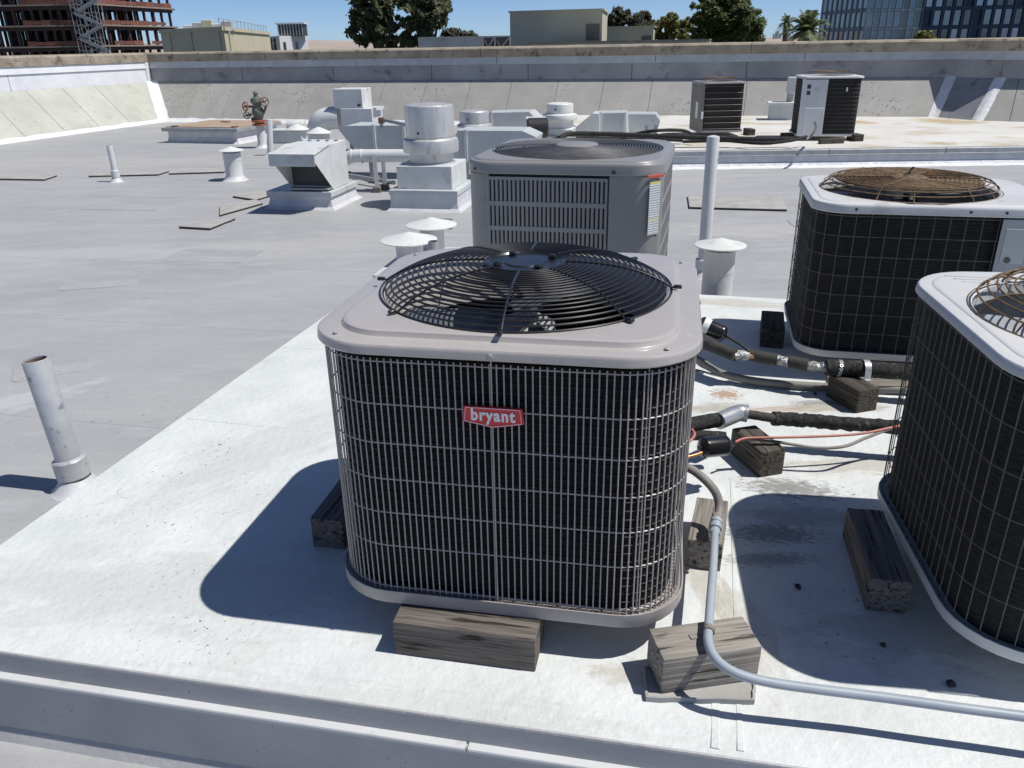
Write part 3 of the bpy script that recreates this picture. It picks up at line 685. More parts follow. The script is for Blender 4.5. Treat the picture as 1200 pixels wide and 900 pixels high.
corner_post(M_, -1, -1, .0, .0, 'grey_paint'); corner_post(M_, -1, 1, 0, 0, 'grey_paint'); corner_post(M_, 1, 1, 0, 0, 'grey_paint')
corner_post(M_, 1, -1, .100, .0, 'grey_paint')
zt2 = cover(M_, W2, W2, .125, ZC, .046, .360, 'grey_paint', .008, .016, soft=.012)
fan_guard(M_, .366, .075, lambda r: .014 - .012 * (r / .366) ** 4, 24, .0028, 'guard_grey', zt2, 0, seg=80, radial=6)
MB().lathe([(.002, zt2 + .012), (.084, zt2 + .012), (.092, zt2 + .016), (.084, zt2 + .021), (.002, zt2 + .022)], 36).build('hub_plate', 'grey_paint', M_, smooth=35)
fan(M_, .335, zt2 - .10, 'grey_paint', .055, 3, a0=.2)
MB().bbox((0, 0, 0), (.078, .004, .011), .001, 1).build('red_strip', 'red_tape', M_, M=Matrix.Translation((.3668, -.3668, ZC - .002)) @ Matrix.Rotation(pi / 4, 4, 'Z'))
MB().lathe([(.008, 0), (.008, .003), (.004, .006)], 12, Matrix.Translation((.21, -.4005, ZC + .015)) @ Matrix.Rotation(pi / 2, 4, 'X')).build('screw', 'grey_dark', M_)
MB().lathe([(.006, 0), (.006, .003), (.003, .005)], 12, Matrix.Translation((-.345, -.4005, ZC + .020)) @ Matrix.Rotation(pi / 2, 4, 'X')).build('screw', 'grey_dark', M_)
def sticker_mat():
    m = bpy.data.materials.new('sticker'); m.use_nodes = True; n = m.node_tree.nodes; L = m.node_tree.links; b = n['Principled BSDF']; b.inputs['Roughness'].default_value = .4
    tc = n.new('ShaderNodeTexCoord'); sp = n.new('ShaderNodeSeparateXYZ'); L.new(tc.outputs['Generated'], sp.inputs[0])
    wv = n.new('ShaderNodeTexWave'); wv.bands_direction = 'Z'; wv.inputs['Scale'].default_value = 7; wv.inputs['Distortion'].default_value = 0; L.new(tc.outputs['Generated'], wv.inputs['Vector'])
    nz = n.new('ShaderNodeTexNoise'); nz.inputs['Scale'].default_value = 30; L.new(tc.outputs['Generated'], nz.inputs['Vector'])
    mu = n.new('ShaderNodeMath'); mu.operation = 'MULTIPLY'; L.new(wv.outputs['Fac'], mu.inputs[0]); L.new(nz.outputs['Fac'], mu.inputs[1])
    gt = n.new('ShaderNodeMath'); gt.operation = 'GREATER_THAN'; gt.inputs[1].default_value = .36; L.new(mu.outputs[0], gt.inputs[0])
    mx = n.new('ShaderNodeMix'); mx.data_type = 'RGBA'; mx.inputs[6].default_value = (.72, .73, .70, 1); mx.inputs[7].default_value = (.20, .26, .36, 1); L.new(gt.outputs[0], mx.inputs[0])
    r = n.new('ShaderNodeValToRGB'); r.color_ramp.interpolation = 'CONSTANT'; e = r.color_ramp.elements
    e[0].position = 0; e[0].color = (0, 0, 0, 1); e[1].position = .955; e[1].color = (1, 1, 1, 1)
    k = e.new(.285); k.color = (1, 1, 1, 1); k = e.new(.31); k.color = (0, 0, 0, 1)
    L.new(sp.outputs['Z'], r.inputs[0])
    m2 = n.new('ShaderNodeMix'); m2.data_type = 'RGBA'; m2.inputs[7].default_value = (.60, .56, .22, 1); L.new(r.outputs[0], m2.inputs[0]); L.new(mx.outputs[2], m2.inputs[6])
    L.new(m2.outputs[2], b.inputs['Base Color']); return m
STK = sticker_mat()
MB().bbox((0, 0, 0), (.062, .0022, .205), .0008, 1).build('warning_sticker', STK, M_, M=Matrix.Translation((.3668, -.3668, ZC - .125)) @ Matrix.Rotation(pi / 4 + .12, 4, 'Z'))

# ---- older units: dark coil behind a coarse wire guard, pale cover, rusty basket guard
def coil_unit(label, loc, rz, wd, dp, r, zt, ch, gm, gR, gz, panel=None, cover_m='white_paint', vstep=.048, hz=7, coil_m='coil_dark', guard_m='old_wire', fx=0.0, zb=.089, seg=56, wr=.0016, grid=True, name='condensing_unit', rings=11):
    u = thing(name, label, 'air conditioner', loc, rz)
    base_pan(u, wd, dp, r, zb, .03, cover_m)
    o_ = rrect(wd - .05, dp - .05, r - .02, 0, 8, 8); i_ = rrect(wd - .12, dp - .12, r - .04, 0, 8, 8)
    MB().loft([[(x, y, zb + .02) for x, y, _ in o_], [(x, y, zt) for x, y, _ in o_]]).build('coil', coil_m, u, smooth=40)
    MB().loft([[(x, y, zt - .001) for x, y, _ in o_], [(x, y, zt - .001) for x, y, _ in i_], [(x, y, zb + .02) for x, y, _ in i_]]).build('coil_inner_face', 'fin_inner', u, smooth=40)
    t = MB(); n = int((zt - zb) / .0125)
    for k in range(n): t.tube([(x * 1.0025, y * 1.0025, zb + .03 + .0125 * k) for x, y, _ in rrect(wd - .05, dp - .05, r - .02, 0, 5, 1)], .0014, 3, True)
    if grid: t.build('coil_fins', 'coil_tube', u, smooth=60)
    if grid:
        wpo = rrect(wd - .016, dp - .016, r - .006, 0, 8, 8)
        wires(u, wpo, zb + .02, zt + .002, vstep, [zb + .03 + (zt - zb - .04) * k / hz for k in range(hz + 1)], wr, guard_m)
    z1 = cover(u, wd, dp, r, zt, ch, gR - .012, cover_m, .004, .03, cx=fx, soft=.010)
    R = gR; flat = lambda q: gz - gz * max(0, (q / R - .80) / .20) ** 2.2
    fo = fan_guard(u, R, .05, flat, rings, .0023, gm, z1, 6, .0026, gm, seg, feet=False, radial=6)
    side_ = [c for c in u.children if c.name.startswith(('fan_guard', 'guard_arm'))]
    for c in side_: c.location.x = fx
    MB().lathe([(.002, z1 + gz - .003), (.062, z1 + gz - .003), (.066, z1 + gz), (.060, z1 + gz + .004), (.002, z1 + gz + .0045)], 28).build('hub_plate', gm, u, smooth=35).location.x = fx
    fan(u, R * .88, z1 - .07, 'fan_grey', .05, 3, a0=.9)
    for c in u.children:
        if c.name.startswith(('fan_blade', 'fan_motor')): c.location.x = fx
    return u, z1
B_, zB = coil_unit('older condensing unit with rusty brown fan guard and pale side panel, at right', (1.623, 3.183, 0), -.2374, .85, .712, .125, .655, .034, 'rust_wire', .330, .044, fx=-.040, vstep=.052, hz=7, rings=18)
# dish-shaped sheet that carries the motor inside the rusty guard
MB().lathe([(.068, zB + .040), (.15, zB + .040), (.265, zB + .036), (.268, zB + .033), (.15, zB + .036), (.068, zB + .036)], 40).build('guard_disc', 'rust_wire', B_, smooth=40).location.x = -.045
pn = MB(); pn.bbox((0, 0, 0), (.20, .006, .50), .002, 1)
SP = pn.build('service_panel', 'panel_paint', B_, loc=(.3095, -.354, .40))
MB().bbox((0, 0, 0), (.075, .002, .125), .0007, 1).build('data_plate', 'duct_grey', SP, loc=(-.048, -.0045, .155))
MB().bbox((0, 0, 0), (.082, .003, .045), .001, 1).build('name_plate', 'white_paint', SP, loc=(.038, -.0045, .17))
MB().lathe([(.009, 0), (.011, .001), (.011, .0016), (.009, .0018)], 20, Matrix.Rotation(pi / 2, 4, 'X')).build('round_mark', 'old_wire', SP, loc=(-.062, -.0055, .105))
for k, x in enumerate((-.28, .10, .215)):
    MB().lathe([(.005, 0), (.005, .003), (.002, .005)], 10, Matrix.Translation((x, -.357, .672)) @ Matrix.Rotation(pi / 2, 4, 'X')).build('screw', 'grey_dark', B_)
lf = MB(); lf.add([(-.02, 0, .002), (.0, -.010, .008), (.012, .004, .034), (.028, .012, .030), (.004, .014, .010), (-.016, .010, .006)], [(0, 1, 4, 5), (1, 2, 4), (2, 3, 4), (0, 5, 4, 1)])
tag(lf.build('dry_leaf', 'rubble', None, loc=(1.623 - .045 * cos(.2374), 3.183 + .045 * sin(.2374), zB + .050)), 'small black leaf scrap on the rusty fan guard', 'leaf')
C_, zC = coil_unit('older condensing unit with white cover and brown wire guard, cut off by the right edge', (1.333, 1.563, 0), -.1458, .77, .77, .165, .672, .022, 'rust_wire', .320, .046, vstep=.032, hz=6, wr=.0013, fx=-.02, rings=17)
for k in range(3):                                 # pressed ribs in the cover
    MB().bbox((0, 0, 0), (.15, .006, .004), .0018, 2).build('pressed_rib', 'white_paint', C_, loc=(-.225 + .012 * k, .305 - .026 * k, zC + .0005), rz=-.12 + pi / 2 * 0)
MB().bar((-.05, -.388, .10), (-.05, -.388, .675), .010, .004, (0, 1, 0)).build('guard_strip', 'old_wire', C_)

# ================================================================== timber blocks
def block(label, c, rz, d, m='wood_grey', name='wood_block', z=0.0, seed=0, tilt=0.0, cat='block'):
    """weathered 4x4 offcut: c = centre on the ground, d = (length, width, height)"""
    b = bmesh.new(); bmesh.ops.create_cube(b, size=1.0); bmesh.ops.scale(b, vec=d, verts=b.verts)
    bmesh.ops.bevel(b, geom=list(b.edges), offset=.0035, segments=2, affect='EDGES', profile=.6)
    bmesh.ops.subdivide_edges(b, edges=[e for e in b.edges if e.calc_length() > .04], cuts=5, use_grid_fill=True)
    for v in b.verts:
        q = v.co * 30 + Vector((seed * 7.3, seed, 0)); q.x *= .25
        v.co += Vector((.0014 * noise.noise(q), .0018 * noise.noise(q + Vector((9, 0, 0))), .0018 * noise.noise(q + Vector((0, 9, 0))))) * (1 if abs(v.co.z + d[2] / 2) > .006 else 0)
    me = bpy.data.meshes.new(name); b.to_mesh(me); b.free(); me.materials.append(MATS[m])
    me.polygons.foreach_set('use_smooth', [True] * len(me.polygons)); me.set_sharp_from_angle(angle=radians(38))
    o = bpy.data.objects.new(name, me); COL.objects.link(o)
    o.location = (c[0], c[1], z + d[2] / 2); o.rotation_euler = (0, tilt, rz)
    return tag(o, label, cat, 'timber blocks')
def fbl(px, py, rz, d, z=0.0):
    """centre from the photographed front-bottom-left corner"""
    p = at(px, py, z); q = rotp((d[0] / 2, d[1] / 2), rz); return (p.x + q.x, p.y + q.y)
D4 = .089
d = (.318, .125, D4); block('weathered timber block in front of the badge unit, propping its front edge', fbl(463, 766, -.205, d), -.205, d, seed=1)
d = (.30, .092, D4); block('dark timber block in the shadow left of the badge unit', (-.475, 1.955), 1.38, d, 'wood_grey', seed=2)
d = (.215, .086, .084); block('weathered timber block right of the badge unit under the flexible conduit', (.5145, 1.785), 1.25, d, 'wood_pale', seed=3)
d = (.212, .094, .090); block('pale timber block carrying the bent conduit, on a scrap of membrane', (.393, 1.316), .165, d, 'wood_pale', seed=4, z=.010)
d = (.315, .092, D4); block('dark timber block in the shade under the cut-off right unit', (.905, 1.660), 1.36, d, 'wood_grey', seed=5)
d = (.175, .085, D4); block('mossy timber block under the charred refrigerant line and red wire', (.775, 2.235), 1.83, d, 'wood_dark', seed=6)
d = (.165, .090, D4); block('timber block with metal strap carrying the upper insulated pipe', (1.255, 2.675), 1.88, d, 'wood_dark', seed=7)
d = (.26, .098, D4); block('blackened timber block in shade at the left foot of the rusty-guard unit', (1.178, 3.385), 1.28, d, 'wood_dark', seed=8)
d = (.55, .10, .035); block('long pale plank lying under the upper insulated pipe', (1.50, 2.79), -.06, d, 'wood_pale', name='wood_plank', seed=9, cat='plank')
d = (.25, .06, .085); block('brown timber offcut lying on the grey roof beside the pair of vents', fbl(497, 268, -.2, d, ZR), -.2, d, 'wood_grey', z=ZR, seed=10)
# hidden blocks that carry the other corners
d = (.28, .09, D4); block('timber block under the back edge of the badge unit', (.11, 2.16), -.2, d, seed=12)
d = (.28, .09, D4); block('timber block under the back edge of the cut-off right unit', (1.42, 1.89), -.1, d, seed=13)
d = (.28, .09, D4); block('timber block under the front edge of the cut-off right unit', (1.40, 1.22), -.1, d, seed=16)
d = (.28, .09, D4); block('timber block under the front of the rusty-guard unit', (1.62, 2.86), -.2, d, seed=14)
d = (.28, .09, D4); block('timber block under the far side of the rusty-guard unit', (1.80, 3.45), -.2, d, seed=15)
# membrane scrap under the pale block
sm = MB(); N = 18; rg = []
for k in range(2):
    pass
pp_ = [at(757, 823, 0), at(885, 826, 0), at(884, 790, 0), at(752, 786, 0)]
ring0 = []
for a, b in zip(pp_, pp_[1:] + pp_[:1]):
    for k in range(8):
        p = a.lerp(b, k / 8); ring0.append(Vector((p.x + .004 * noise.noise(Vector((k * 1.3, a.x * 9, 0))), p.y + .004 * noise.noise(Vector((k * 1.7, a.y * 9, 2))), 0)))
cen = sum(ring0, Vector()) / len(ring0)
sm.loft([[tuple(p + Vector((0, 0, z))) for p in [cen.lerp(q, f) for q in ring0]] for f, z in ((1.0, .001), (1.0, .013), (.955, .015), (.94, .0095))], False, True)
tag(sm.build('membrane_scrap', 'mat_pad', smooth=30), 'flat scrap of roofing membrane under the pale block with the conduit', 'membrane')
# bits of tar on the coating
for k, (x, y, s) in enumerate(((935, 689, .008), (1114, 803, .009), (1035, 757, .006), (955, 462, .006))):
    b = bmesh.new(); bmesh.ops.create_icosphere(b, subdivisions=2, radius=s)
    for v in b.verts: v.co *= 1 + .35 * noise.noise(v.co * 130 + Vector((k * 3, 0, 0))); v.co.z *= .8
    me = bpy.data.meshes.new('tar_crumb'); b.to_mesh(me); b.free(); me.materials.append(MATS['rubble'])
    o = bpy.data.objects.new('tar_crumb', me); COL.objects.link(o); p = at(x, y, 0); o.location = (p.x, p.y, s * .6)
    tag(o, ('small black crumb on the shaded coating left of the cut-off unit', 'black crumb near the grey conduit at the lower right', 'tiny crumb below the dark block in shade', 'tiny crumb by the charred line')[k], 'crumb')

# ================================================================== conduit, refrigerant lines, wires
def spline(P, n=8):
    out = []
    for i in range(len(P) - 1):
        p0 = P[max(0, i - 1)]; p1 = P[i]; p2 = P[i + 1]; p3 = P[min(len(P) - 1, i + 2)]
        for k in range(n):
            t = k / n; out.append(.5 * ((2 * p1) + (p2 - p0) * t + (2 * p0 - 5 * p1 + 4 * p2 - p3) * t * t + (3 * p1 - p0 - 3 * p2 + p3) * t ** 3))
    return out + [P[-1]]
def path(*pts): return spline([at(*p) for p in pts])
CD = thing('electrical_conduit', 'blue-grey bent conduit running from the badge unit across the pale block to the right', 'conduit', at(838, 700, 0))
def child(mb, name, m, par, **k):
    o = mb.build(name, m, par, **k); o.matrix_parent_inverse = Matrix.Translation(par.location).inverted(); return o
rig = path((838, 618, .130), (836, 660, .126), (832.5, 705, .122), (830.5, 735, .120), (830, 752, .119), (836, 768, .116), (850, 782, .110), (874, 793, .103), (910, 801, .097), (960, 808, .093), (1040, 818, .090), (1120, 829, .090), (1210, 841, .090), (1330, 858, .090))
child(MB().tube(rig, .0098, 14), 'rigid_pipe', 'conduit', CD, smooth=60)
flex = path((800, 545, .230), (815, 553, .222), (830, 566, .205), (840, 580, .178), (843, 596, .150), (840, 612, .134))
child(MB().tube(flex, .0112, 12), 'flexible_hose', 'hose', CD, smooth=60)
cp = at(838.5, 617, .131); cp2 = at(841.3, 600, .145)
dv = (cp2 - cp).normalized(); T = Matrix.Translation(cp) @ dv.to_track_quat('Z', 'Y').to_matrix().to_4x4()
child(MB().lathe([(.011, -.028), (.0145, -.026), (.0145, -.017), (.0125, -.016), (.0125, -.010), (.0165, -.008), (.0165, .004), (.0135, .006), (.0135, .010), (.0155, .012), (.0155, .022), (.012, .024)], 18, T), 'coupling', 'conduit', CD, smooth=35)
child(MB().lathe([(.012, .024), (.0138, .026), (.0138, .036), (.0118, .038)], 16, T), 'brass_collar', 'wood_pale', CD, smooth=35)
sp_ = at(831, 738, .120); dv = (at(832.5, 705, .122) - sp_).normalized(); T = Matrix.Translation(sp_) @ dv.to_track_quat('Z', 'Y').to_matrix().to_4x4()
child(MB().lathe([(.0103, -.008), (.0120, -.007), (.0120, .007), (.0103, .008)], 18, T, False, False), 'pipe_strap', 'wood_pale', CD, smooth=35)
tabp = at(813, 746, .101); child(MB().bbox((tabp.x, tabp.y, .1015), (.018, .014, .003), .001, 1, None, .2), 'strap_tab', 'wood_pale', CD)

def crack_tube(P, r, n=12, amp=.003, seed=0):
    P = [Vector(p) for p in P]; mb = MB(); mb.tube(P, r, n)
    mb.v = [tuple(Vector(v) + (Vector(v) - P[min(len(P) - 1, i // n)]).normalized() * amp * noise.noise(Vector(v) * 70 + Vector((seed, 0, 0)))) for i, v in enumerate(mb.v)]
    return mb
# upper line set
R1 = thing('refrigerant_line', 'upper black insulated pipe with foil patches and metal strap, behind the badge unit', 'pipe', at(960, 455, 0))
foam1 = [((806, 392, .15), (826, 402, .14), (850, 412, .130), (862, 417, .126)), ((876, 415, .122), (893, 419, .120), (911, 422, .118)), ((925, 424, .116), (936, 426, .116), (947, 428, .115))]
for q in foam1: child(crack_tube(spline([at(*p) for p in q], 6), .0235, 14, .0015), 'foam_sleeve', 'foam_tube', R1, smooth=60)
for q in (((855, 415, .128), (878, 417, .122)), ((908, 421.5, .118), (928, 424.5, .116)), ((944, 428, .115), (972, 431, .114))):
    child(crack_tube(spline([at(*q[0]), (at(*q[0]) + at(*q[1])) / 2, at(*q[1])], 6), .018, 14, .006, q[0][0]), 'foil_patch', 'foil', R1, smooth=25)
child(crack_tube(spline([at(968, 431, .115), at(990, 431, .116), at(1020, 433, .116), at(1060, 436, .116), at(1130, 441, .116), at(1230, 449, .116)], 10), .031, 14, .004, 3), 'charred_sleeve', 'foam_black', R1, smooth=60)
child(MB().tube(path((806, 392, .15), (850, 412, .130), (912, 422, .118), (972, 431, .115), (1060, 436, .116)), .009, 8), 'copper_pipe', 'copper', R1, smooth=60)
def strap(px, py, z, r, wd, m, par, rz=-.1):
    """saddle strap over a pipe, with a foot on the block"""
    p = at(px, py, z); T = Matrix.Translation(p) @ Matrix.Rotation(rz, 4, 'Z'); vs = []; n = 13
    prof = [(-r - .018, -.026), (-r - .003, -.024)] + [(-(r + .002) * cos(pi * k / n), (r + .002) * sin(pi * k / n)) for k in range(n + 1)] + [(r + .003, -.024), (r + .006, -.028)]
    L_ = [[(x, y, zz) for y, zz in prof] for x in (-wd / 2, wd / 2)]
    m_ = len(prof); vs = L_[0] + L_[1]; vs2 = [(x, y * 1.02, zz + .0016) for x, y, zz in vs]
    fs = [(k, k + 1, m_ + k + 1, m_ + k) for k in range(m_ - 1)]; fs2 = [tuple(2 * m_ + i for i in reversed(f)) for f in fs]
    edge = [(k, k + 1, 2 * m_ + k + 1, 2 * m_ + k) for k in range(m_ - 1)] + [(m_ + k, m_ + k + 1, 3 * m_ + k + 1, 3 * m_ + k) for k in range(m_ - 1)]
    return child(MB().add(vs + vs2, fs + fs2 + edge, T), 'pipe_strap', m, par, smooth=40)
strap(1014, 433, .116, .033, .022, 'strap_metal', R1)
hs = MB()
for k in range(7):
    a = -0.5 + k * .42; p = at(980 + k * .8, 431, .116)
    hs.lathe([(.0035, -.001), (.007, -.001), (.007, .001), (.0035, .001)], 10, Matrix.Translation((p.x, p.y - .034 * cos(a), p.z + .034 * sin(a) - .004)) @ Matrix.Rotation(pi / 2 - a, 4, 'X'), False, False)
child(hs, 'hanger_strap', 'strap_metal', R1)
# filter driers: capsule with ends
def drier(label, px, py, z, rz, el, L_, r, band):
    u = thing('filter_drier', label, 'filter drier', at(px, py, z)); T = Matrix.Rotation(rz, 4, 'Z') @ Matrix.Rotation(pi / 2 + el, 4, 'Y')
    MB().lathe([(.006, -L_ / 2 - .016), (.008, -L_ / 2 - .010), (r * .75, -L_ / 2 - .005), (r * .97, -L_ / 2 + .002), (r, -L_ / 2 + .01), (r, L_ / 2 - .016), (r * 1.03, L_ / 2 - .015), (r * 1.03, L_ / 2 - .009), (r * .97, L_ / 2 - .006), (r * .8, L_ / 2), (.012, L_ / 2 + .006), (.008, L_ / 2 + .022)], 26, T).build('canister', 'black_plastic', u, smooth=35)
    if band: MB().lathe([(r + .0008, -L_ / 2 + .012), (r + .0008, -L_ / 2 + .038)], 26, T, False, False).build('paper_band', 'white_label', u, smooth=40)
    return u
drier('black filter drier with white band above the upper insulated pipe', 835, 386, .185, -.42, .32, .105, .034, True)
drier('plain black filter drier beside the red wire, right of the badge unit', 838, 523, .155, .38, .12, .085, .031, False)
c_ = thing('copper_line', 'thin dark line leaving the banded filter drier', 'pipe', at(860, 420, 0))
child(MB().tube(path((848, 391, .172), (858, 398, .160), (868, 404, .150), (880, 414, .135)), .005, 8), 'tube', 'foam_tube', c_, smooth=60)
GH = thing('drain_hose', 'grey-brown flexible hose curving below the upper insulated pipe', 'hose', at(900, 448, 0))
child(MB().tube(path((806, 415, .075), (822, 424, .055), (842, 436, .035), (870, 444, .022), (905, 449, .018), (945, 452, .018), (985, 454, .018), (1040, 456, .018), (1130, 460, .018)), .0155, 12), 'hose', 'hose', GH, smooth=60)
tw = thing('thin_wire', 'thin black wire on the coating below the grey-brown hose', 'wire', at(840, 440, 0))
child(MB().tube(path((806, 432, .004), (820, 434, .004), (838, 439, .004), (858, 443, .004), (890, 449, .004)), .003, 6), 'wire', 'black_plastic', tw, smooth=60)
# lower line set
R2 = thing('refrigerant_line', 'lower charred refrigerant pipe with silver wrapped elbow, right of the badge unit', 'pipe', at(940, 500, 0))
child(crack_tube(path((800, 500, .150), (818, 496, .148), (836, 493, .146), (852, 491, .145)), .0235, 14, .0015), 'foam_sleeve', 'foam_black', R2, smooth=60)
child(MB().tube(path((842, 493.5, .146), (855, 488, .146), (866, 484, .145), (876, 485, .143)), .0275, 16), 'wrapped_elbow', 'foil_pipe', R2, smooth=50)
child(crack_tube(path((874, 485, .140), (893, 488, .128), (912, 491, .116)), .015, 12, .001), 'thin_sleeve', 'foam_tube', R2, smooth=60)
child(crack_tube(spline([at(906, 491, .115), at(920, 491, .112), at(950, 493, .11), at(985, 496, .11), at(1030, 499, .11), at(1100, 505, .11), at(1200, 513, .11)], 10), .0225, 14, .005, 8), 'charred_sleeve', 'foam_black', R2, smooth=60)
child(crack_tube(path((800, 512, .120), (818, 510, .118), (838, 511, .115), (850, 512, .112)), .016, 12, .002), 'lower_sleeve', 'foam_black', R2, smooth=60)
W1 = thing('red_wire', 'faded red wire running to the cut-off right unit', 'wire', at(940, 515, 0))
child(MB().tube(path((862, 518, .115), (872, 514, .118), (890, 513, .117), (920, 512.5, .115), (970, 511, .112), (1010, 508, .112), (1045, 501, .12), (1070, 496, .13)), .0042, 8), 'wire', 'wire_red', W1, smooth=60)
W2_ = thing('grey_cable', 'grey-brown cable sagging below the faded red wire', 'wire', at(940, 520, 0))
child(MB().tube(path((868, 515, .112), (885, 515, .108), (905, 517, .100), (930, 521, .092), (960, 525, .085), (990, 523, .09), (1015, 513, .10), (1045, 502, .115), (1070, 497, .125)), .0052, 8), 'cable', 'hose', W2_, smooth=60)
W3 = thing('copper_line', 'orange copper tubes between the badge unit and the plain drier', 'pipe', at(818, 535, 0))
child(MB().tube(path((795, 537, .15), (812, 534, .150), (826, 529, .152)), .005, 8), 'tube', 'copper', W3, smooth=60)
child(MB().tube(path((795, 520, .17), (808, 517, .172), (814, 509, .178), (811, 503, .182)), .004, 8), 'tube', 'wire_red', W3, smooth=60)

# ================================================================== vents and pipes on the roof
def cap_vent(label, p, r, z0, z1, rc, m='white_paint', cap='cap_white', hc=.05, flare=True):
    u = thing('roof_vent', label, 'vent', p); h0 = z0 - p[2]; h1 = z1 - p[2]
    prof = ([(r * 1.55, h0), (r * 1.2, h0 + .025), (r, h0 + .06)] if flare else [(r, h0)]) + [(r, h1 * .72 + h0 * .28), (r * 1.02, h1 * .72 + h0 * .28 + .002), (r * 1.02, h1)]
    MB().lathe(prof + [(r * .92, h1), (r * .92, h1 - .04)], 28, None, False, True).build('stack', m, u, smooth=35)
    for k in range(3):
        a = k * 2.1 + .5; MB().bar((r * .97 * cos(a), r * .97 * sin(a), h1 - .02), (r * .97 * cos(a), r * .97 * sin(a), h1 + .028), .014, .003).build('bracket', 'galv_dull', u)
    MB().lathe([(rc * .05, h1 + .022 + hc - .002), (rc * .98, h1 + .020), (rc, h1 + .022), (rc, h1 + .027), (rc * .5, h1 + .022 + hc * .55), (.002, h1 + .024 + hc)], 36, None, False, False).build('rain_cap', cap, u, smooth=30)
    return u
cap_vent('white vent stack with conical cap, right of the louvred unit', (1.150, 4.27, ZR), .083, ZR, .195, .138, hc=.042)
# curb with the pair of vents
bp = at(424, 322, .03); CBX = thing('vent_curb', 'low white boxed curb carrying the two capped vents left of the louvred unit', 'curb', (bp.x + .06, bp.y, ZR), -.2045)
MB().bbox((.42, .36, .14), (.84, .72, .28), .008, 2).build('box', 'white_paint', CBX)
cap_vent('white capped vent, nearer of the pair on the low curb', (-.612, 4.80, .03), .083, .03, .135, .172, hc=.05, flare=False)
cap_vent('white capped vent, farther of the pair on the low curb', (-.500, 5.11, .03), .078, .03, .160, .164, hc=.05, flare=False)
def pipe(label, base, top, r, collar=None, m='pipe_silver', open_=True, cone=True, name='vent_pipe'):
    u = thing(name, label, 'pipe', base); t = Vector(top) - Vector(base); T = t.to_track_quat('Z', 'Y').to_matrix().to_4x4(); L_ = t.length
    pr = [(r, 0), (r, L_ - .003), (r * .97, L_)] + ([(r * .88, L_), (r * .86, L_ - .10)] if open_ else [(r * .3, L_ + r * .2)])
    MB().lathe(pr, 28, T, True, True).build('tube', m, u, smooth=40)
    if open_: MB().lathe([(r * .855, L_ - .16), (r * .855, L_ - .006)], 24, T, True, False).build('inner_wall', 'iron_rust', u, smooth=40, fix=False)
    if collar:
        a, b, rc = collar; MB().lathe([(rc * 1.25, 0), (rc, a * .5), (rc * .98, a), (rc * 1.12, a + .004), (rc * 1.12, b - .004), (rc * 1.05, b), (r, b + .004)], 28, T, False, False).build('collar', m, u, smooth=35)
    if cone: MB().lathe([(rc * 1.8 if collar else r * 2.0, 0), (rc * 1.5 if collar else r * 1.5, .010), (rc * 1.02 if collar else r * 1.02, .05)], 28, None, False, False).build('flashing_cone', 'silver_coat', u, smooth=40)
    return u
pb_ = at(92, 572, ZR)
pipe('silver open vent pipe leaning at the left edge beside the platform', pb_, aty(41, 421, pb_.y + .02), .044, (.05, .125, .052))
p5 = at(823, 324, ZR)
pipe('tall pale post pipe standing beside the white capped vent stack', (p5.x, p5.y, ZR), aty(836, 160, p5.y), .040, (.06, .125, .048), 'white_paint', open_=False)
p6 = at(137, 213, ZR); pipe('thin white vent pipe alone on the roof at the left', p6, aty(128, 170, p6.y), .034, (.05, .14, .045), 'white_paint')
p7 = at(276, 211, ZR); cap_vent('white capped vent alone on the open roof at the left', p7, .105, ZR, ZR + .33, .150, hc=.05)
pipe('short grey pipe standing between the two capped vents', (-.452, 4.665, .03), (-.452, 4.665, .18), .030, None, 'galv_dull', cone=False)
p8 = at(317, 182, ZR); pipe('slim pale pipe beside the rusty valve stack', p8, aty(315.5, 140, p8.y), .045, None, 'white_paint', open_=False)

# ================================================================== equipment farther across the roof
def zat(px, py, Y): return aty(px, py, Y).z
# intake hood on its curb
hp = at(360, 245, ZR); HD = thing('intake_hood', 'white sheet-metal intake hood on a flared curb, left of the big silver fan', 'vent hood', (hp.x, hp.y + .30, ZR), -.2045)
MB().loft([[(x * f, y * f, z) for x, y in ((-.33, -.30), (.33, -.30), (.33, .36), (-.33, .36))] for f, z in ((1.16, 0), (1.05, .03), (1.0, .09), (1.0, .125))], False, True).build('curb', 'silver_coat', HD)
MB().bbox((0, .03, .15), (.70, .70, .055), .006, 2).build('curb_cap', 'duct_grey', HD)
MB().bbox((.10, .02, .40), (.44, .42, .44), .006, 1).build('housing', 'duct_white', HD)
for x in (-.005, .205): MB().box((x, -.195, .40), (.008, .006, .42)).build('standing_seam', 'duct_white', HD)
hw = .22; hx = .10
for sx in (-1, 1):
    MB().add([(hx + sx * hw, -.192, .19), (hx + sx * hw, -.192, .615), (hx + sx * hw, -.56, .56), (hx + sx * hw, -.56, .50)] + [(hx + sx * (hw - .004), -.192, .19), (hx + sx * (hw - .004), -.192, .615), (hx + sx * (hw - .004), -.56, .56), (hx + sx * (hw - .004), -.56, .50)], [(0, 1, 2, 3), (7, 6, 5, 4), (0, 3, 7, 4), (1, 5, 6, 2), (2, 6, 7, 3)]).build('hood_cheek', 'duct_white', HD)
MB().add([(hx - hw - .01, -.19, .625), (hx + hw + .01, -.19, .625), (hx + hw + .01, -.58, .568), (hx - hw - .01, -.58, .568), (hx - hw - .01, -.19, .617), (hx + hw + .01, -.19, .617), (hx + hw + .01, -.58, .560), (hx - hw - .01, -.58, .560)], [(0, 1, 2, 3), (7, 6, 5, 4), (0, 4, 5, 1), (1, 5, 6, 2), (2, 6, 7, 3), (3, 7, 4, 0)]).build('hood_roof', 'duct_white', HD)
MB().box((hx, -.196, .40), (2 * hw - .03, .012, .36)).build('opening', 'vent_dark', HD)  # dark plate standing in for the shade inside the hood mouth
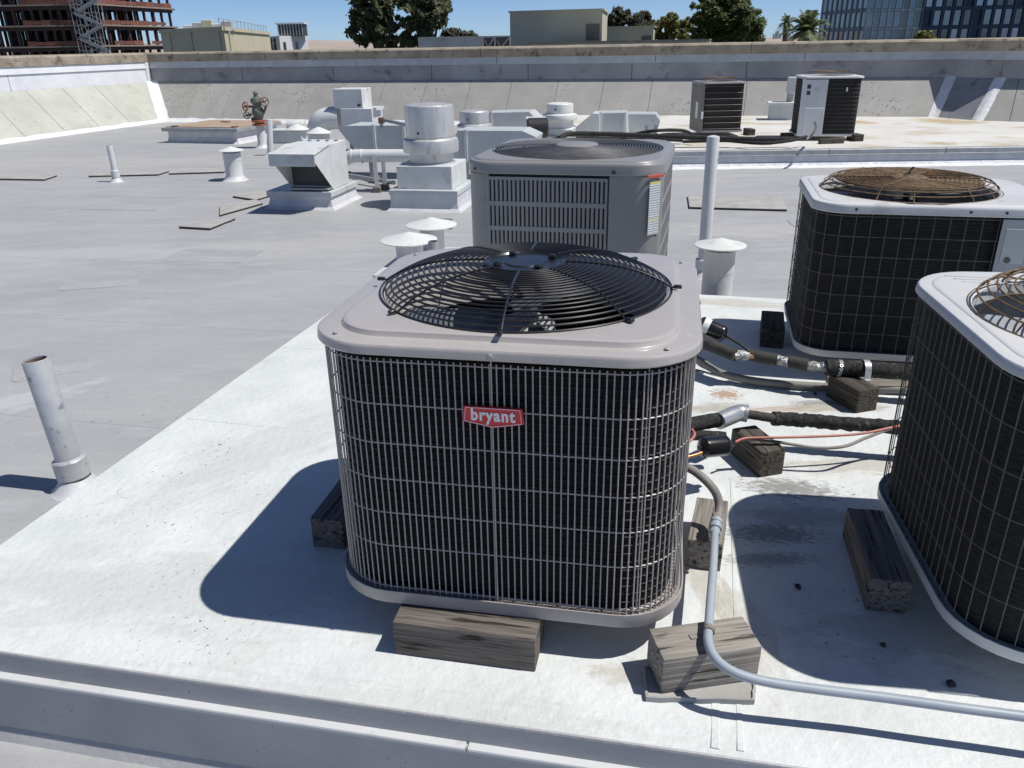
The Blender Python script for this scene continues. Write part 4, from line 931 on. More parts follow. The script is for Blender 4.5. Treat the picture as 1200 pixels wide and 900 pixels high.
MB().bbox((hx, -.583, .515), (2 * hw + .03, .008, .115), .002, 1).build('visor', 'duct_grey', HD)
MB().box((hx, -.25, .20), (2 * hw - .01, .12, .012)).build('drip_pan', 'galv_dull', HD)
for k in range(5): MB().box((-.09 + .095 * k, .06, .628), (.03, .03, .012)).build('bracket', 'galv_dull', HD)

def exhaust_fan(label, p, rz, box, upper, zs, rs, m='alu', name='exhaust_fan'):
    """box curb, neck, flared band and drum: zs = (curb top, box top, neck top, band top, drum top) above p.z"""
    u = thing(name, label, 'exhaust fan', p, rz); a, b, c, d, e = zs; rn, rb, rd = rs
    if box:
        MB().loft([[(x * f, y * f, z) for x, y in ((-box / 2, -box / 2), (box / 2, -box / 2), (box / 2, box / 2), (-box / 2, box / 2))] for f, z in ((1.12, 0), (1.02, .03), (1, .08), (1, a - .05))]).build('curb', 'silver_coat', u)
        MB().bbox((0, 0, a - .025), (box * 1.03, box * 1.03, .05), .005, 1).build('curb_cap', 'duct_grey', u)
    if upper:
        MB().bbox((0, 0, (a + b) / 2), (upper, upper, b - a), .006, 1).build('base_box', 'duct_white', u)
        for sx, sy in ((-1, -1), (1, -1)): MB().lathe([(.008, 0), (.008, .004), (.004, .007)], 8, Matrix.Translation((sx * upper * .44, -upper / 2, b - .03)) @ Matrix.Rotation(pi / 2, 4, 'X')).build('bolt', 'galv_dull', u)
    MB().lathe([(rn * 1.15, b), (rn * 1.15, b + .006), (rn, b + .014), (rn, c)], 40, None, True, True).build('neck', m, u, smooth=35)
    MB().lathe([(rn, c - .004), (rb * .985, c), (rb, c + .01), (rb, d - .04), (rb * .97, d - .014), (rd * 1.02, d)], 44, None, True, True).build('windband', m, u, smooth=30)
    MB().lathe([(rd * .98, d - .004), (rd * .98, d + .014), (rd, d + .018), (rd, e - .028), (rd * .985, e - .012), (rd * .93, e - .002), (rd * .6, e + .008), (.003, e + .012)], 44, None, True, False).build('drum', m, u, smooth=30)
    MB().lathe([(.012, 0), (.012, .004)], 10, Matrix.Translation((-rd * .2, -rd * .98, d + .06)) @ Matrix.Rotation(pi / 2, 4, 'X')).build('rivet', 'grey_dark', u)
    return u
fp = at(508, 247, ZR); Yf = fp.y + .32
zz = [zat(510, y, Yf - .25) - ZR for y in (221, 194, 181, 164, 124)]
exhaust_fan('big silver drum exhaust fan on a boxed curb behind the louvred unit', (fp.x - .02, Yf, ZR), -.2045, .68, .56, zz, (.212, .275, .240))
Y2 = 11.3; q = aty(556, 150, Y2); zz = [zat(556, y, Y2 - .2) - ZR for y in (160, 155, 150, 146, 131)]
exhaust_fan('smaller silver drum exhaust fan just right of the big one', (q.x, Y2, ZR), -.2, .5, .42, zz, (.16, .24, .20))
Y3 = 11.6; q = aty(656, 150, Y3); zz = [zat(656, y, Y3 - .2) - ZR for y in (160, 152, 142, 134, 122)]
exhaust_fan('white stepped exhaust fan beyond the louvred unit', (q.x, Y3, ZR), -.2, .5, .40, zz, (.19, .245, .185), 'cap_white')

def rect_duct(label, prof, Y, dp, rz=-.2, m='duct_grey', seams=(), legs=(), name='air_duct', lid=True):
    """sheet-metal duct: side outline of photograph points at depth Y, carried back by dp"""
    P = [aty(x, y, Y) for x, y in prof]; c = sum(P, Vector()) / len(P); u = thing(name, label, 'duct', (c.x, Y, ZR))
    back = Vector((-sin(rz) * dp, cos(rz) * dp, 0)); o_ = Vector((c.x, Y, ZR))
    a = [p - o_ for p in P]; b = [p + back - o_ for p in a and P]
    # turn the face so that it runs along the building
    a = [Vector((v.x, v.x * math.tan(rz) , v.z)) for v in a]; b = [v + back for v in a]
    MB().loft([[tuple(v) for v in a], [tuple(v) for v in b]], True, True).build('casing', m, u)
    ax = sorted(a, key=lambda v: v.x)
    for sx in seams:
        x = aty(sx, prof[0][1], Y).x - c.x; zs_ = [v.z for v in a]
        MB().box((x, x * math.tan(rz) - .012, (max(zs_) + min(zs_)) / 2), (.035, .022, max(zs_) - min(zs_) + .02), rz=rz).build('flange', 'duct_white', u)
    for lx in legs:
        x = aty(lx, prof[0][1], Y).x - c.x; zl = min(v.z for v in a)
        for yy in (.03, dp - .03): MB().bar((x - yy * sin(rz), x * math.tan(rz) + yy, 0), (x - yy * sin(rz), x * math.tan(rz) + yy, zl), .04, .04).build('leg', 'galv_dull', u)
    return u
rect_duct('grey rectangular duct with slanted left end, left of the big silver fan', [(394, 151), (404, 148), (480, 146), (484, 180), (424, 182), (406, 165)], 10.0, .5, seams=(438, 474), legs=(430, 470))
rect_duct('grey rectangular duct with slanted end, right of the big silver fan', [(535, 154), (612, 153), (628, 160), (622, 186), (536, 190)], 9.6, .5, seams=(545,), legs=(545, 600))
rect_duct('far grey duct with a long slanted end behind the drum fans', [(570, 133), (620, 131), (642, 152), (640, 158), (572, 158)], 12.6, .55, seams=(575,), legs=(580, 630))
rect_duct('grey box duct with side flanges beyond the louvred unit', [(702, 133), (733, 132), (734, 160), (703, 161)], 12.0, .5, seams=(704, 732), legs=(706, 730))
rect_duct('low grey duct with slanted end left of the far condensing units', [(736, 134), (768, 134), (773, 142), (768, 158), (736, 158)], 12.4, .5, legs=(740, 766))
rect_duct('slanted white hood beside the grey box duct', [(672, 154), (674, 150), (694, 133), (702, 133), (702, 158), (676, 158)], 12.0, .45, m='duct_white', legs=(680, 700))
# white elbow duct feeding a stepped white box
Yb = 12.6; bx = thing('duct_box', 'stepped white duct box with fat round elbow, farther left', 'duct', (aty(412, 150, Yb).x, Yb, ZR), -.2)
def zloc(y): return zat(412, y, Yb) - ZR
k_ = Yb / FPX * 1.03
MB().bbox((-.02, .2, (zloc(104) + zloc(127)) / 2), (.46, .40, zloc(104) - zloc(127)), .008, 1).build('upper_box', 'duct_white', bx)
MB().bbox((.10, .22, (zloc(127) + zloc(151)) / 2), (.50, .46, zloc(127) - zloc(151)), .008, 1).build('lower_box', 'duct_white', bx)
MB().box((.36, .2, zloc(128)), (.10, .34, .04)).build('side_ledge', 'duct_white', bx)
for x in (-.1, .3): MB().bar((x, .2, 0), (x, .2, zloc(150)), .05, .05).build('leg', 'galv_dull', bx)
el = [Vector((.10 - .36 + .02, .15, zloc(139))), Vector((-.38, .13, zloc(139) - .005)), Vector((-.50, .12, zloc(142))), Vector((-.575, .12, zloc(148))), Vector((-.60, .12, zloc(156))), Vector((-.60, .12, zloc(166)))]
MB().tube(spline(el, 4), .165, 20).build('round_elbow', 'duct_white', bx, smooth=30)
MB().lathe([(.020, 0), (.020, .05)], 10, Matrix.Translation((.17, -.02, zloc(123))) @ Matrix.Rotation(pi / 2, 4, 'X')).build('knob', 'grey_dark', bx)
# long white round duct on galvanised legs
Yd = 9.1; RD = thing('round_duct', 'long white round duct on galvanised legs, running behind the big silver fan', 'duct', (aty(440, 182, Yd).x, Yd, ZR))
def rdp(x, y): p = aty(x, y, Yd - (x - 440) * .0008 * 2.2); return p - Vector(RD.location)
MB().tube(spline([rdp(396, 195), rdp(404, 187), rdp(414, 183), rdp(432, 182.5), rdp(470, 182.5), rdp(512, 182)], 4), .070, 18).build('tube', 'duct_white', RD, smooth=30)
for x in (412, 424): p = rdp(x, 183); MB().lathe([(.071, -.012), (.078, -.010), (.078, .010), (.071, .012)], 18, Matrix.Translation(p) @ Matrix.Rotation(pi / 2, 4, 'Y'), False, False).build('joint_band', 'duct_white', RD, smooth=30)
for x, dy in ((440.5, -.10), (447, .10)):
    p = rdp(x, 184); z0 = -.0
    MB().bar((p.x, p.y + dy, 0.05), (p.x, p.y + dy, p.z + .04), .042, .042).build('leg', 'galv', RD)
    MB().bbox((p.x, p.y + dy, .03), (.085, .085, .06), .006, 1).build('foot', 'wood_grey', RD)
# pair of small box vents with pyramid caps, and a short lying pipe
for (x, y, Y, lab) in ((350, 166, 12.0, 'small white box vent with pointed cap, left of the round elbow'), (375, 170, 11.4, 'small low white box vent with pointed cap, beside the round elbow')):
    p = aty(x, y, Y); u = thing('box_vent', lab, 'vent', (p.x, Y, ZR), -.2)
    hb = zat(x, y - 13, Y) - ZR
    MB().bbox((0, 0, hb / 2), (.20, .20, hb), .006, 1).build('body', 'duct_white', u)
    MB().lathe([(.17, hb + .01), (.17, hb + .02), (.06, hb + .075), (.004, hb + .095)], 24, None, True, False).build('rain_cap', 'cap_white', u, smooth=30)
Yl = 13.2; p0 = aty(337, 148, Yl); u = thing('duct_stub', 'short white round duct lying on a low box by the far wall', 'duct', ((p0.x), Yl, ZR))
L_ = aty(357, 147, Yl).x - p0.x
MB().lathe([(.085, 0), (.09, .01), (.09, L_ - .01), (.085, L_), (.075, L_)], 20, Matrix.Translation((0, 0, p0.z - ZR)) @ Matrix.Rotation(pi / 2, 4, 'Y')).build('tube', 'duct_white', u, smooth=30)
MB().bbox((L_ / 2, 0, (p0.z - ZR - .085) / 2), (.24, .24, p0.z - ZR - .085), .006, 1).build('base', 'duct_grey', u)
lb = at(333, 168, ZR); u = thing('curb_box', 'low grey curb box between the valve stack and the box vents', 'curb', (lb.x, lb.y + .15, ZR), -.2)
MB().bbox((0, 0, .10), (.42, .34, .20), .008, 1).build('box', 'duct_grey', u); MB().bbox((0, 0, .21), (.46, .38, .02), .004, 1).build('lid', 'duct_white', u)

GP = thing('gas_pipe', 'thin grey pipe run over the slanted grey duct to the big silver fan', 'pipe', at(450, 200, ZR))
child(MB().tube([aty(447, 150, 9.9), aty(447, 142, 9.9), aty(452, 141, 9.9), aty(484, 148, 9.3), aty(492, 160, 9.0)], .022, 8), 'tube', 'galv_dull', GP, smooth=40)
p = aty(447, 141, 9.9); child(MB().bbox(p, (.07, .07, .07), .008, 1), 'elbow', 'iron_rust', GP)
GP2 = thing('gas_pipe', 'low thin pipe on wood sleepers along the roof behind the hood curb', 'pipe', at(400, 225, ZR))
child(MB().tube([at(330, 190, ZR + .08), at(405, 205, ZR + .08), at(462, 214, ZR + .08)], .025, 8), 'tube', 'galv_dull', GP2, smooth=40)
for x, y in ((350, 194), (405, 205), (440, 210)): p = at(x, y, ZR + .03); child(MB().bbox(p, (.10, .22, .06), .005, 1), 'sleeper', 'wood_grey', GP2)
MBX = thing('fan_motor_box', 'dark drum for shaded opening, pale hood at the slanted duct end beyond the louvred unit', 'motor', aty(630, 150, 11.0))
MB().lathe([(.10, -.14), (.13, -.12), (.13, .12), (.10, .14)], 18, Matrix.Rotation(pi / 2, 4, 'Y')).build('motor', 'grey_dark', MBX, smooth=40)  # dark drum put in for the shaded hood opening, no real motor
MB().bbox((-.02, .1, .10), (.28, .2, .06), .01, 1).build('hood', 'duct_white', MBX)
MB().bar((0, 0, -.1), (0, 0, -(MBX.location.z - ZR)), .08, .08).build('stand', 'galv_dull', MBX)

# roof hatch with brown cover
ha = at(199, 167, ZR); hb_ = at(279, 168.5, ZR); rzh = atan2(hb_.y - ha.y, hb_.x - ha.x); Lh = (hb_ - ha).length
HT = thing('roof_hatch', 'low roof curb covered with a stained brown board, far left by the wall', 'hatch', ha, rzh)
MB().loft([[(x, y, z) for x, y in ((-e, -e), (Lh + e, -e), (Lh + e, 1.25 + e), (-e, 1.25 + e))] for e, z in ((.10, 0), (.02, .03), (0, .10), (0, .20))], False, True).build('curb', 'silver_coat', HT)
MB().bbox((Lh / 2, .62, .225), (Lh + .14, 1.40, .06), .006, 1).build('metal_rim', 'galv_dull', HT)
MB().bbox((Lh / 2, .66, .262), (Lh + .06, 1.30, .018), .004, 1).build('cover_board', 'brown_cover', HT)
for k, (x, y) in enumerate(((.52, .9), (.62, .86), (.15, .02), (Lh - .05, .06))):
    MB().bbox((x, y, .278), (.12, .05, .016), .004, 1, None, .3 * k).build('clip', 'iron_rust', HT)
# valve stack
VS = thing('valve_stack', 'rusty standpipe with valve body and red handwheel beside the brown-covered hatch', 'valve', at(308, 173, ZR)); Yv = VS.location.y
zv = lambda y: zat(306, y, Yv) - ZR
MB().lathe([(.12, 0), (.085, .03), (.070, .06), (.070, zv(146))], 20).build('riser', 'white_paint', VS, smooth=35)
MB().lathe([(.115, zv(147)), (.115, zv(144.8)), (.075, zv(144.7)), (.075, zv(143.2)), (.12, zv(143)), (.12, zv(140.5)), (.07, zv(140.3))], 20).build('flange', 'valve_red', VS, smooth=30)
MB().lathe([(.055, zv(140.5)), (.075, zv(137)), (.10, zv(132)), (.085, zv(127)), (.06, zv(125)), (.07, zv(122)), (.10, zv(119)), (.085, zv(115)), (.04, zv(113.5)), (.03, zv(110)), (.045, zv(109.5)), (.03, zv(107))], 18).build('valve_body', 'valve_green', VS, smooth=40)
def wheel(par, loc, r, m, axis):
    T = Matrix.Translation(loc) @ axis.to_track_quat('Z', 'Y').to_matrix().to_4x4(); g = MB()
    g.tube([T @ Vector((r * cos(2 * pi * k / 24), r * sin(2 * pi * k / 24), 0)) for k in range(24)], r * .14, 6, True)
    for k in range(4): g.tube([T @ Vector((0, 0, -.01)), T @ Vector((r * cos(k * pi / 2 + .4), r * sin(k * pi / 2 + .4), 0))], r * .11, 6)
    g.tube([T @ Vector((0, 0, -.14)), T @ Vector((0, 0, .02))], .018, 8)
    return g.build('handwheel', m, par, smooth=50)
wheel(VS, (-.17, -.07, zv(124)), .065, 'valve_red', Vector((-.55, -.83, .1)))
wheel(VS, (.14, -.05, zv(119)), .065, 'iron_rust', Vector((.55, -.83, 0)))
wheel(VS, (-.17, -.06, zv(134.5)), .055, 'iron_rust', Vector((-.2, -.97, 0)))
MB().tube([(-.12, -.03, zv(139)), (-.02, 0, zv(138)), (.1, -.02, zv(132)), (.15, -.02, zv(124))], .02, 8).build('branch_pipe', 'valve_green', VS, smooth=50)

# walk pads and loose slabs lying on the roof
def slab(label, quad, th=.022):
    P = [at(x, y, ZR) for x, y in quad]; c = sum(P, Vector()) / 4; u = thing('walk_pad', label, 'pad', (c.x, c.y, ZR), group='walk pads')
    a = [(p.x - c.x, p.y - c.y) for p in P]
    MB().loft([[(x, y, z) for x, y in a] for z in (.001, th - .004)], True, False).build('edge', 'pad_edge', u)
    MB().loft([[(x * f, y * f, z) for x, y in a] for f, z in ((1.004, th - .005), (1.004, th), (.99, th + .002))], True, True).build('sheet', 'mat_pad', u)
slab('dark-edged walk pad on the roof behind the tall post', [(808, 245), (922, 248), (914, 233), (806, 231)])
slab('walk pad on the roof, the nearest of the three left of the hood curb', [(210, 268), (246, 270), (276, 258), (243, 262)])
slab('walk pad on the roof, middle of the three left of the hood curb', [(258, 254), (308, 240), (300, 236), (258, 243)])
slab('walk pad on the roof, farthest of the three left of the hood curb', [(273, 232), (300, 236), (323, 229), (296, 226)])
slab('long walk pad on the roof at the left picture edge', [(-15, 211), (52, 212), (67, 207), (-10, 206)])
slab('long walk pad on the roof behind the thin white pipe', [(104, 208), (185, 206), (198, 202), (112, 203)])
slab('walk pad on the roof left of the lone capped vent', [(198, 205), (262, 203), (268, 199), (206, 200)])

# two condensing units on the far platform with their lines
D_, zD = coil_unit('small far condensing unit with grey side and dark coil across the roof', (at(843, 160, ZF).x, at(843, 160, ZF).y + .28, ZF), .03, .66, .62, .08, .72, .025, 'rust_wire', .27, .045, cover_m='grey_paint', seg=40, grid=False, zb=.06, rings=8)
for k in range(8):
    z = .11 + k * .082
    MB().tube([(x, y, z) for x, y, _ in rrect(.625, .585, .065, 0, 5, 1)], (.0013), 4, True).build('guard_wire', 'wire_paint', D_, smooth=60)
MB().bbox((-.318, -.02, .40), (.008, .60, .66), .003, 1).build('side_panel', 'panel_grey', D_)
MB().bbox((-.295, -.302, .40), (.04, .008, .66), .003, 1).build('corner_panel', 'panel_grey', D_)
for nm, x, z, a, b in (('label_plate', -.292, .30, .03, .10),): MB().box((x, -.308, z), (a, .004, b)).build(nm, 'white_label', D_)
MB().box((-.324, -.1, .36), (.004, .12, .22)).build('label_plate', 'white_label', D_)
E_, zE = coil_unit('taller far condensing unit with white service panel, across the roof', (at(972, 165, ZF).x, at(972, 165, ZF).y + .33, ZF), -.17, .80, .70, .09, .80, .025, 'rust_wire', .31, .05, cover_m='white_paint', seg=40, grid=False, zb=.06, rings=8)
MB().bbox((-.225, -.342, .43), (.33, .010, .72), .004, 1).build('service_panel', 'white_paint', E_)
MB().bbox((-.195, -.349, .26), (.25, .008, .34), .004, 1).build('lower_cover', 'duct_white', E_)
for z in (.70, .62): MB().box((-.30, -.349, z), (.045, .006, .05)).build('control_window', 'black_plastic', E_)
MB().box((.19, -.334, .66), (.02, .006, .05)).build('tag', 'white_label', E_)
for k in range(13): MB().tube([(x, y, .10 + k * .052) for x, y, _ in rrect(.765, .665, .075, 0, 5, 1)], .0013, 4, True).build('guard_wire', 'old_wire', E_, smooth=60)
def fblk(lab, px, py, d, rz=.1): block(lab, fbl(px, py, rz, d, ZF), rz, d, 'wood_dark', z=ZF, seed=px)
fblk('timber block at the right foot of the small far unit', 877, 159, (.10, .22, .09))
fblk('pale metal-edged block under the front of the taller far unit', 962, 169, (.32, .09, .06))
fblk('timber block at the right foot of the taller far unit', 1001, 166, (.13, .22, .09))
fblk('timber block at the left foot of the taller far unit', 920, 164, (.13, .18, .08))
fblk('timber block under the dark lines between the two far units', 895, 170, (.12, .16, .08))
FLN = thing('refrigerant_line', 'bundle of dark lines running along the far platform to the far units', 'pipe', at(800, 168, ZF))
for q, r in ((((655, 162, .10), (668, 157, .13), (700, 157, .12), (760, 159, .10), (815, 161, .08), (880, 163, .06), (930, 163, .05)), .032),
             (((720, 163, .05), (745, 157, .10), (770, 153, .16), (800, 153, .12), (812, 158, .05)), .022),
             (((800, 166, .02), (850, 165, .03), (890, 168, .03), (925, 165, .05), (945, 160, .08)), .020),
             (((770, 160, .06), (790, 157, .10), (805, 160, .05), (815, 163, .03)), .018),
             (((640, 165, .03), (660, 161, .05), (720, 162, .05), (800, 165, .03)), .016)):
    child(crack_tube(path(*q), r, 8, .003, r), 'insulated_line', 'foam_black', FLN, smooth=60)
child(MB().tube(path((945, 163, .05), (952, 158, .10), (956, 150, .22), (955, 144, .30)), .016, 8), 'flexible_whip', 'hose', FLN, smooth=60)
for x in (672, 757, 768): p = at(x, 158, .05); child(MB().bar((p.x, p.y, ZF), (p.x, p.y, .18), .05, .006), 'saddle', 'galv_dull', FLN)
bxp = at(919, 141, ZF); u = thing('curb_box', 'grey lidded curb box against the far wall, left of the taller far unit', 'curb', (bxp.x, bxp.y + .2, ZF), -.25)
MB().bbox((0, 0, .13), (.42, .36, .26), .006, 1).build('box', 'duct_grey', u); MB().bbox((0, 0, .275), (.50, .44, .03), .005, 1).build('lid', 'duct_white', u)
MB().bbox((.12, .05, .36), (.10, .16, .14), .006, 1).build('stem', 'galv_dull', u); MB().bbox((.13, .05, .56), (.16, .24, .26), .01, 1).build('hood', 'duct_grey', u)

# ================================================================== beyond the roof: buildings, trees, hills
GZ = -9.5
mat('steel_brown', (.060, .034, .028), (.095, .055, .045), 2, .7)
mat('deck_dark', (.055, .045, .042), (.09, .075, .07), 1, .8)
mat('deck_edge', (.28, .22, .18), (.34, .27, .22), 1, .8)
mat('net_red', (.17, .062, .045), (.24, .10, .075), 3, .8, rand=.2)
mat('scaffold', (.30, .30, .31), (.38, .38, .39), 2, .5)
mat('stucco', (.55, .49, .35), (.61, .55, .40), .5, .85, bump=.2)
mat('stucco_pale', (.50, .475, .37), (.55, .525, .415), .35, .85, bump=.2, spots=((.46, .43, .33), .6, .6, .75))
mat('render_white', (.62, .63, .65), (.68, .69, .70), .5, .7)
mat('louver_brown', (.20, .175, .135), (.25, .22, .175), 3, .6)
mat('screen_panel', (.28, .31, .34), (.38, .41, .44), .6, .5, rand=.2)
mat('navy_panel', (.012, .028, .065), (.02, .04, .085), .3, .35, rand=.15)
mat('slate_panel', (.07, .095, .125), (.10, .125, .155), .3, .4, rand=.12)
mat('frame_pale', (.30, .33, .37), (.36, .39, .43), .5, .5)
def glass(name, c, rough, var):
    m = mat(name, c, tuple(x * var for x in c), .35, rough, rand=.35); b = m.node_tree.nodes['Principled BSDF']; b.inputs['Specular IOR Level'].default_value = .9; b.inputs['Coat Weight'].default_value = .6; b.inputs['Coat Roughness'].default_value = .03; return m
glass('glass_blue', (.10, .16, .23), .06, 1.5); glass('glass_dark', (.02, .03, .045), .05, 1.4); glass('glass_pale', (.30, .38, .46), .08, 1.3)
mat('leaf_euc', (.09, .108, .048), (.18, .185, .098), .8, .65, spots=((.13, .11, .065), 1.6, .6, .7))
mat('leaf_oak', (.06, .092, .025), (.15, .18, .055), .9, .6)
mat('leaf_gold', (.12, .125, .025), (.20, .185, .045), .9, .6)
mat('leaf_grey', (.055, .058, .032), (.10, .095, .06), .9, .65)
mat('leaf_palm', (.12, .155, .06), (.24, .26, .12), 2, .55)
mat('bark', (.10, .08, .06), (.19, .16, .13), 3, .9)
mat('hazed_grass', (.36, .295, .255), (.43, .36, .315), .004, .95, spots=((.25, .22, .20), .02, .58, .66))  # dry grass with the distance haze mixed into its colour
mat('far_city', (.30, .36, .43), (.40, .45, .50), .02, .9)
def P(px, py, Y): return aty(px, py, Y)
for k in ('leaf_euc', 'leaf_oak', 'leaf_gold', 'leaf_grey', 'leaf_palm'):
    n = MATS[k].node_tree.nodes; L = MATS[k].node_tree.links; b = n['Principled BSDF']; tr = n.new('ShaderNodeBsdfTranslucent'); mx = n.new('ShaderNodeMixShader'); mx.inputs[0].default_value = .35
    L.new(b.inputs['Base Color'].links[0].from_socket, tr.inputs[0]); L.new(b.outputs[0], mx.inputs[1]); L.new(tr.outputs[0], mx.inputs[2]); L.new(mx.outputs[0], n['Material Output'].inputs[0])

# ---- steel-framed building under construction
SB = thing('steel_frame_building', 'unfinished multi-storey steel-framed building with red netting, upper left', 'building', (P(50, 50, 150).x, 150, GZ))
def bar_mesh(wd): return MB().box((0, 0, .5), (wd, wd, 1.0))
colm = None
def col(par, p, z0, z1, wd=.42, m='steel_brown', name='column'):
    global colm
    L0 = Vector(par.location)
    if colm is None:
        colm = bar_mesh(1.0).build('column', m, par); o = colm
    else: o = inst(name, colm, par)
    o.matrix_local = Matrix.Translation((p[0] - L0.x, p[1] - L0.y, z0 - L0.z)) @ Matrix.Diagonal((wd, wd, z1 - z0, 1)); return o
zfl = [P(50, y, 150).z for y in (78, 53.5, 29, 4.6, -20)]
ztopS = zfl[-1] + 3.5
def wing(xa, Ya, xb, Yb, n, rows, dr, net_rng):
    A = P(xa, 50, Ya); B = P(xb, 50, Yb); t = Vector((B.x - A.x, B.y - A.y)); L_ = t.length; t.normalize(); nn = Vector((-t.y, t.x)); L0 = Vector(SB.location)
    for i in range(n + 1):
        for r in range(rows):
            p = Vector((A.x, A.y)) + t * (L_ * i / n) + nn * (r * dr); col(SB, p, GZ, ztopS if i % 5 else ztopS + 1.2, .40 if i % 3 else .55)
    for k, z in enumerate(zfl):
        c = Vector((A.x, A.y)) + t * (L_ / 2) + nn * ((rows - 1) * dr / 2); rz = atan2(t.y, t.x)
        MB().box((c.x - L0.x, c.y - L0.y, z - L0.z - .30), (L_ + 1.6, (rows - 1) * dr + 1.6, .30), rz=rz).build('floor_deck', 'deck_dark', SB)
        f = Vector((A.x, A.y)) + t * (L_ / 2) - nn * .85
        MB().box((f.x - L0.x, f.y - L0.y, z - L0.z - .22), (L_ + 1.7, .12, .24), rz=rz).build('deck_edge', 'deck_edge', SB)
        f = Vector((A.x, A.y)) + t * (L_ / 2) - nn * .3
        MB().box((f.x - L0.x, f.y - L0.y, z - L0.z - .70), (L_ + 1.0, .25, .50), rz=rz).build('edge_beam', 'steel_brown', SB)
        for i in range(n):
            if not (net_rng[0] <= i / n <= net_rng[1]) or R_.random() < .12: continue
            a = Vector((A.x, A.y)) + t * (L_ * (i + .5) / n) - nn * .7
            MB().box((a.x - L0.x, a.y - L0.y, z - L0.z + .30), (L_ / n * .97, .05, .50 + .35 * R_.random()), rz=rz).build('safety_net', 'net_red', SB)
    for (i, k) in ((4, 2), (4, 1), (5, 3)):
        a = Vector((A.x, A.y)) + t * (L_ * i / n) + nn * dr; b = a + t * (L_ / n * 1.2)
        MB().bar((a.x - L0.x, a.y - L0.y, zfl[k] - L0.z - .2), (b.x - L0.x, b.y - L0.y, zfl[k] - L0.z + 3.4), .4, .4).build('diagonal_brace', 'steel_brown', SB)
wing(-40, 150, 99, 150, 13, 4, 7.0, (.50, 1.0)); wing(118, 150, 204, 172, 8, 3, 7.0, (0, 1.0))
ST = thing('scaffold_stair', 'grey zigzag scaffold stair tower on the unfinished steel building', 'scaffold', (P(107, 50, 147).x, 147, GZ))
for i in range(10):
    z0 = zfl[0] + i * 1.95 - GZ - 1.5; s_ = 1 if i % 2 else -1
    for yy in (0, 1.3): MB().bar((-2.0 * s_, yy, z0), (2.0 * s_, yy, z0 + 1.95), .16, .30).build('stair_flight', 'scaffold', ST)
    MB().bar((-2.3, 0, z0), (2.3, 0, z0), .10, .10).build('ledger', 'scaffold', ST)
    MB().bar((-2.2 * s_, -.1, z0 + 1.0), (2.2 * s_, -.1, z0 + 2.9), .07, .07).build('handrail', 'scaffold', ST)
for x in (-2.3, -1.1, 0, 1.1, 2.3):
    for yy in (0, 1.4): MB().bar((x, yy, 0), (x, yy, ztopS - GZ), .10, .10).build('standard', 'scaffold', ST)

def bldg(label, corners_px, Yc, z_top_px, m, name='building', cat='building'):
    """prism on three photographed corners: left, middle (nearest), right with their depths; flat roof at the height of the middle corner"""
    (xl, Yl), (xm, Ym), (xr, Yr) = corners_px
    a = P(xl, 50, Yl); b = P(xm, z_top_px, Ym); c = P(xr, 50, Yr); zt = b.z
    u = thing(name, label, cat, (b.x, b.y, GZ)); o = Vector((b.x, b.y, 0))
    d_ = Vector((a.x + c.x - b.x, a.y + c.y - b.y, 0))
    pl = [Vector((b.x, b.y, 0)) - o, Vector((c.x, c.y, 0)) - o, d_ - o, Vector((a.x, a.y, 0)) - o]
    H = zt - GZ
    MB().loft([[(p.x, p.y, z) for p in pl] for z in (0, H)], True, True).build('walls', m, u)
    return u, pl, H
def edge_parapet(u, pl, H, m, w_=.3, h_=.35):
    for a, b in zip(pl, pl[1:] + pl[:1]): 
        MB().bar((a.x, a.y, H + h_ / 2 - .05), (b.x, b.y, H + h_ / 2 - .05), w_, h_).build('parapet', m, u)
b1, pl, H = bldg('cream two-toned building with roof railing, just right of the steel frame', ((190, 92), (262, 84), (317, 118)), 84, 35, 'stucco')
edge_parapet(b1, pl, H, 'stucco')
lf_ = pl[3]; rt_ = pl[1]
for k in range(3): p = lf_.lerp(pl[0], (.15, .5, .93)[k]); MB().box((p.x, p.y - .1, H / 2), (.10, .12, H)).build('downpipe', 'stucco', b1)
p = pl[0].lerp(rt_, .06); MB().box((p.x + .1, p.y - .06, H / 2), (.22, .22, H)).build('downpipe', 'stucco_pale', b1)
for k in range(14):
    p = pl[0].lerp(rt_, k / 13); MB().bar((p.x - .6, p.y + .8, H), (p.x - .6, p.y + .8, H + 1.05), .05, .05).build('rail_post', 'scaffold', b1)
a = pl[0] + Vector((-.6, .8, 0)); b = rt_ + Vector((-.6, .8, 0)); MB().bar((a.x, a.y, H + 1.05), (b.x, b.y, H + 1.05), .06, .06).build('hand_rail', 'scaffold', b1)
for k in range(5):
    p = lf_.lerp(pl[0], .25 + .15 * k) + Vector((.5, 3, 0)); MB().bbox((p.x, p.y, H + .35 + .1 * (k % 3)), (1.1, .8, .7 + .2 * (k % 3)), .06, 1).build('roof_unit', ('render_white', 'duct_grey', 'stucco_pale')[k % 3], b1)
b2, pl, H = bldg('small white building with dark louvred top, left of the distant hills', ((313, 128), (327, 121), (361, 126)), 121, 42, 'render_white')
u_ = (pl[1] - pl[0]); MB().box((u_.x * .42, u_.y * .42 + 1.2, H + .75), (3.6, 2.4, 1.5)).build('louvre_box', 'vent_dark', b2)
for k in range(9): MB().box((u_.x * .42 - 1.7 + .42 * k, u_.y * .42 - .05, H + .75), (.10, .12, 1.4)).build('louvre_blade', 'duct_grey', b2)
MB().box((u_.x * .42, u_.y * .42 + 1.2, H + 1.6), (4.0, 2.8, .2)).build('roof_slab', 'render_white', b2)
for t_ in (.12, .55): MB().box((u_.x * t_, u_.y * t_ - .03, H - 1.6), (.7, .1, 1.6)).build('window', 'glass_dark', b2)
t2 = pl[3]; 
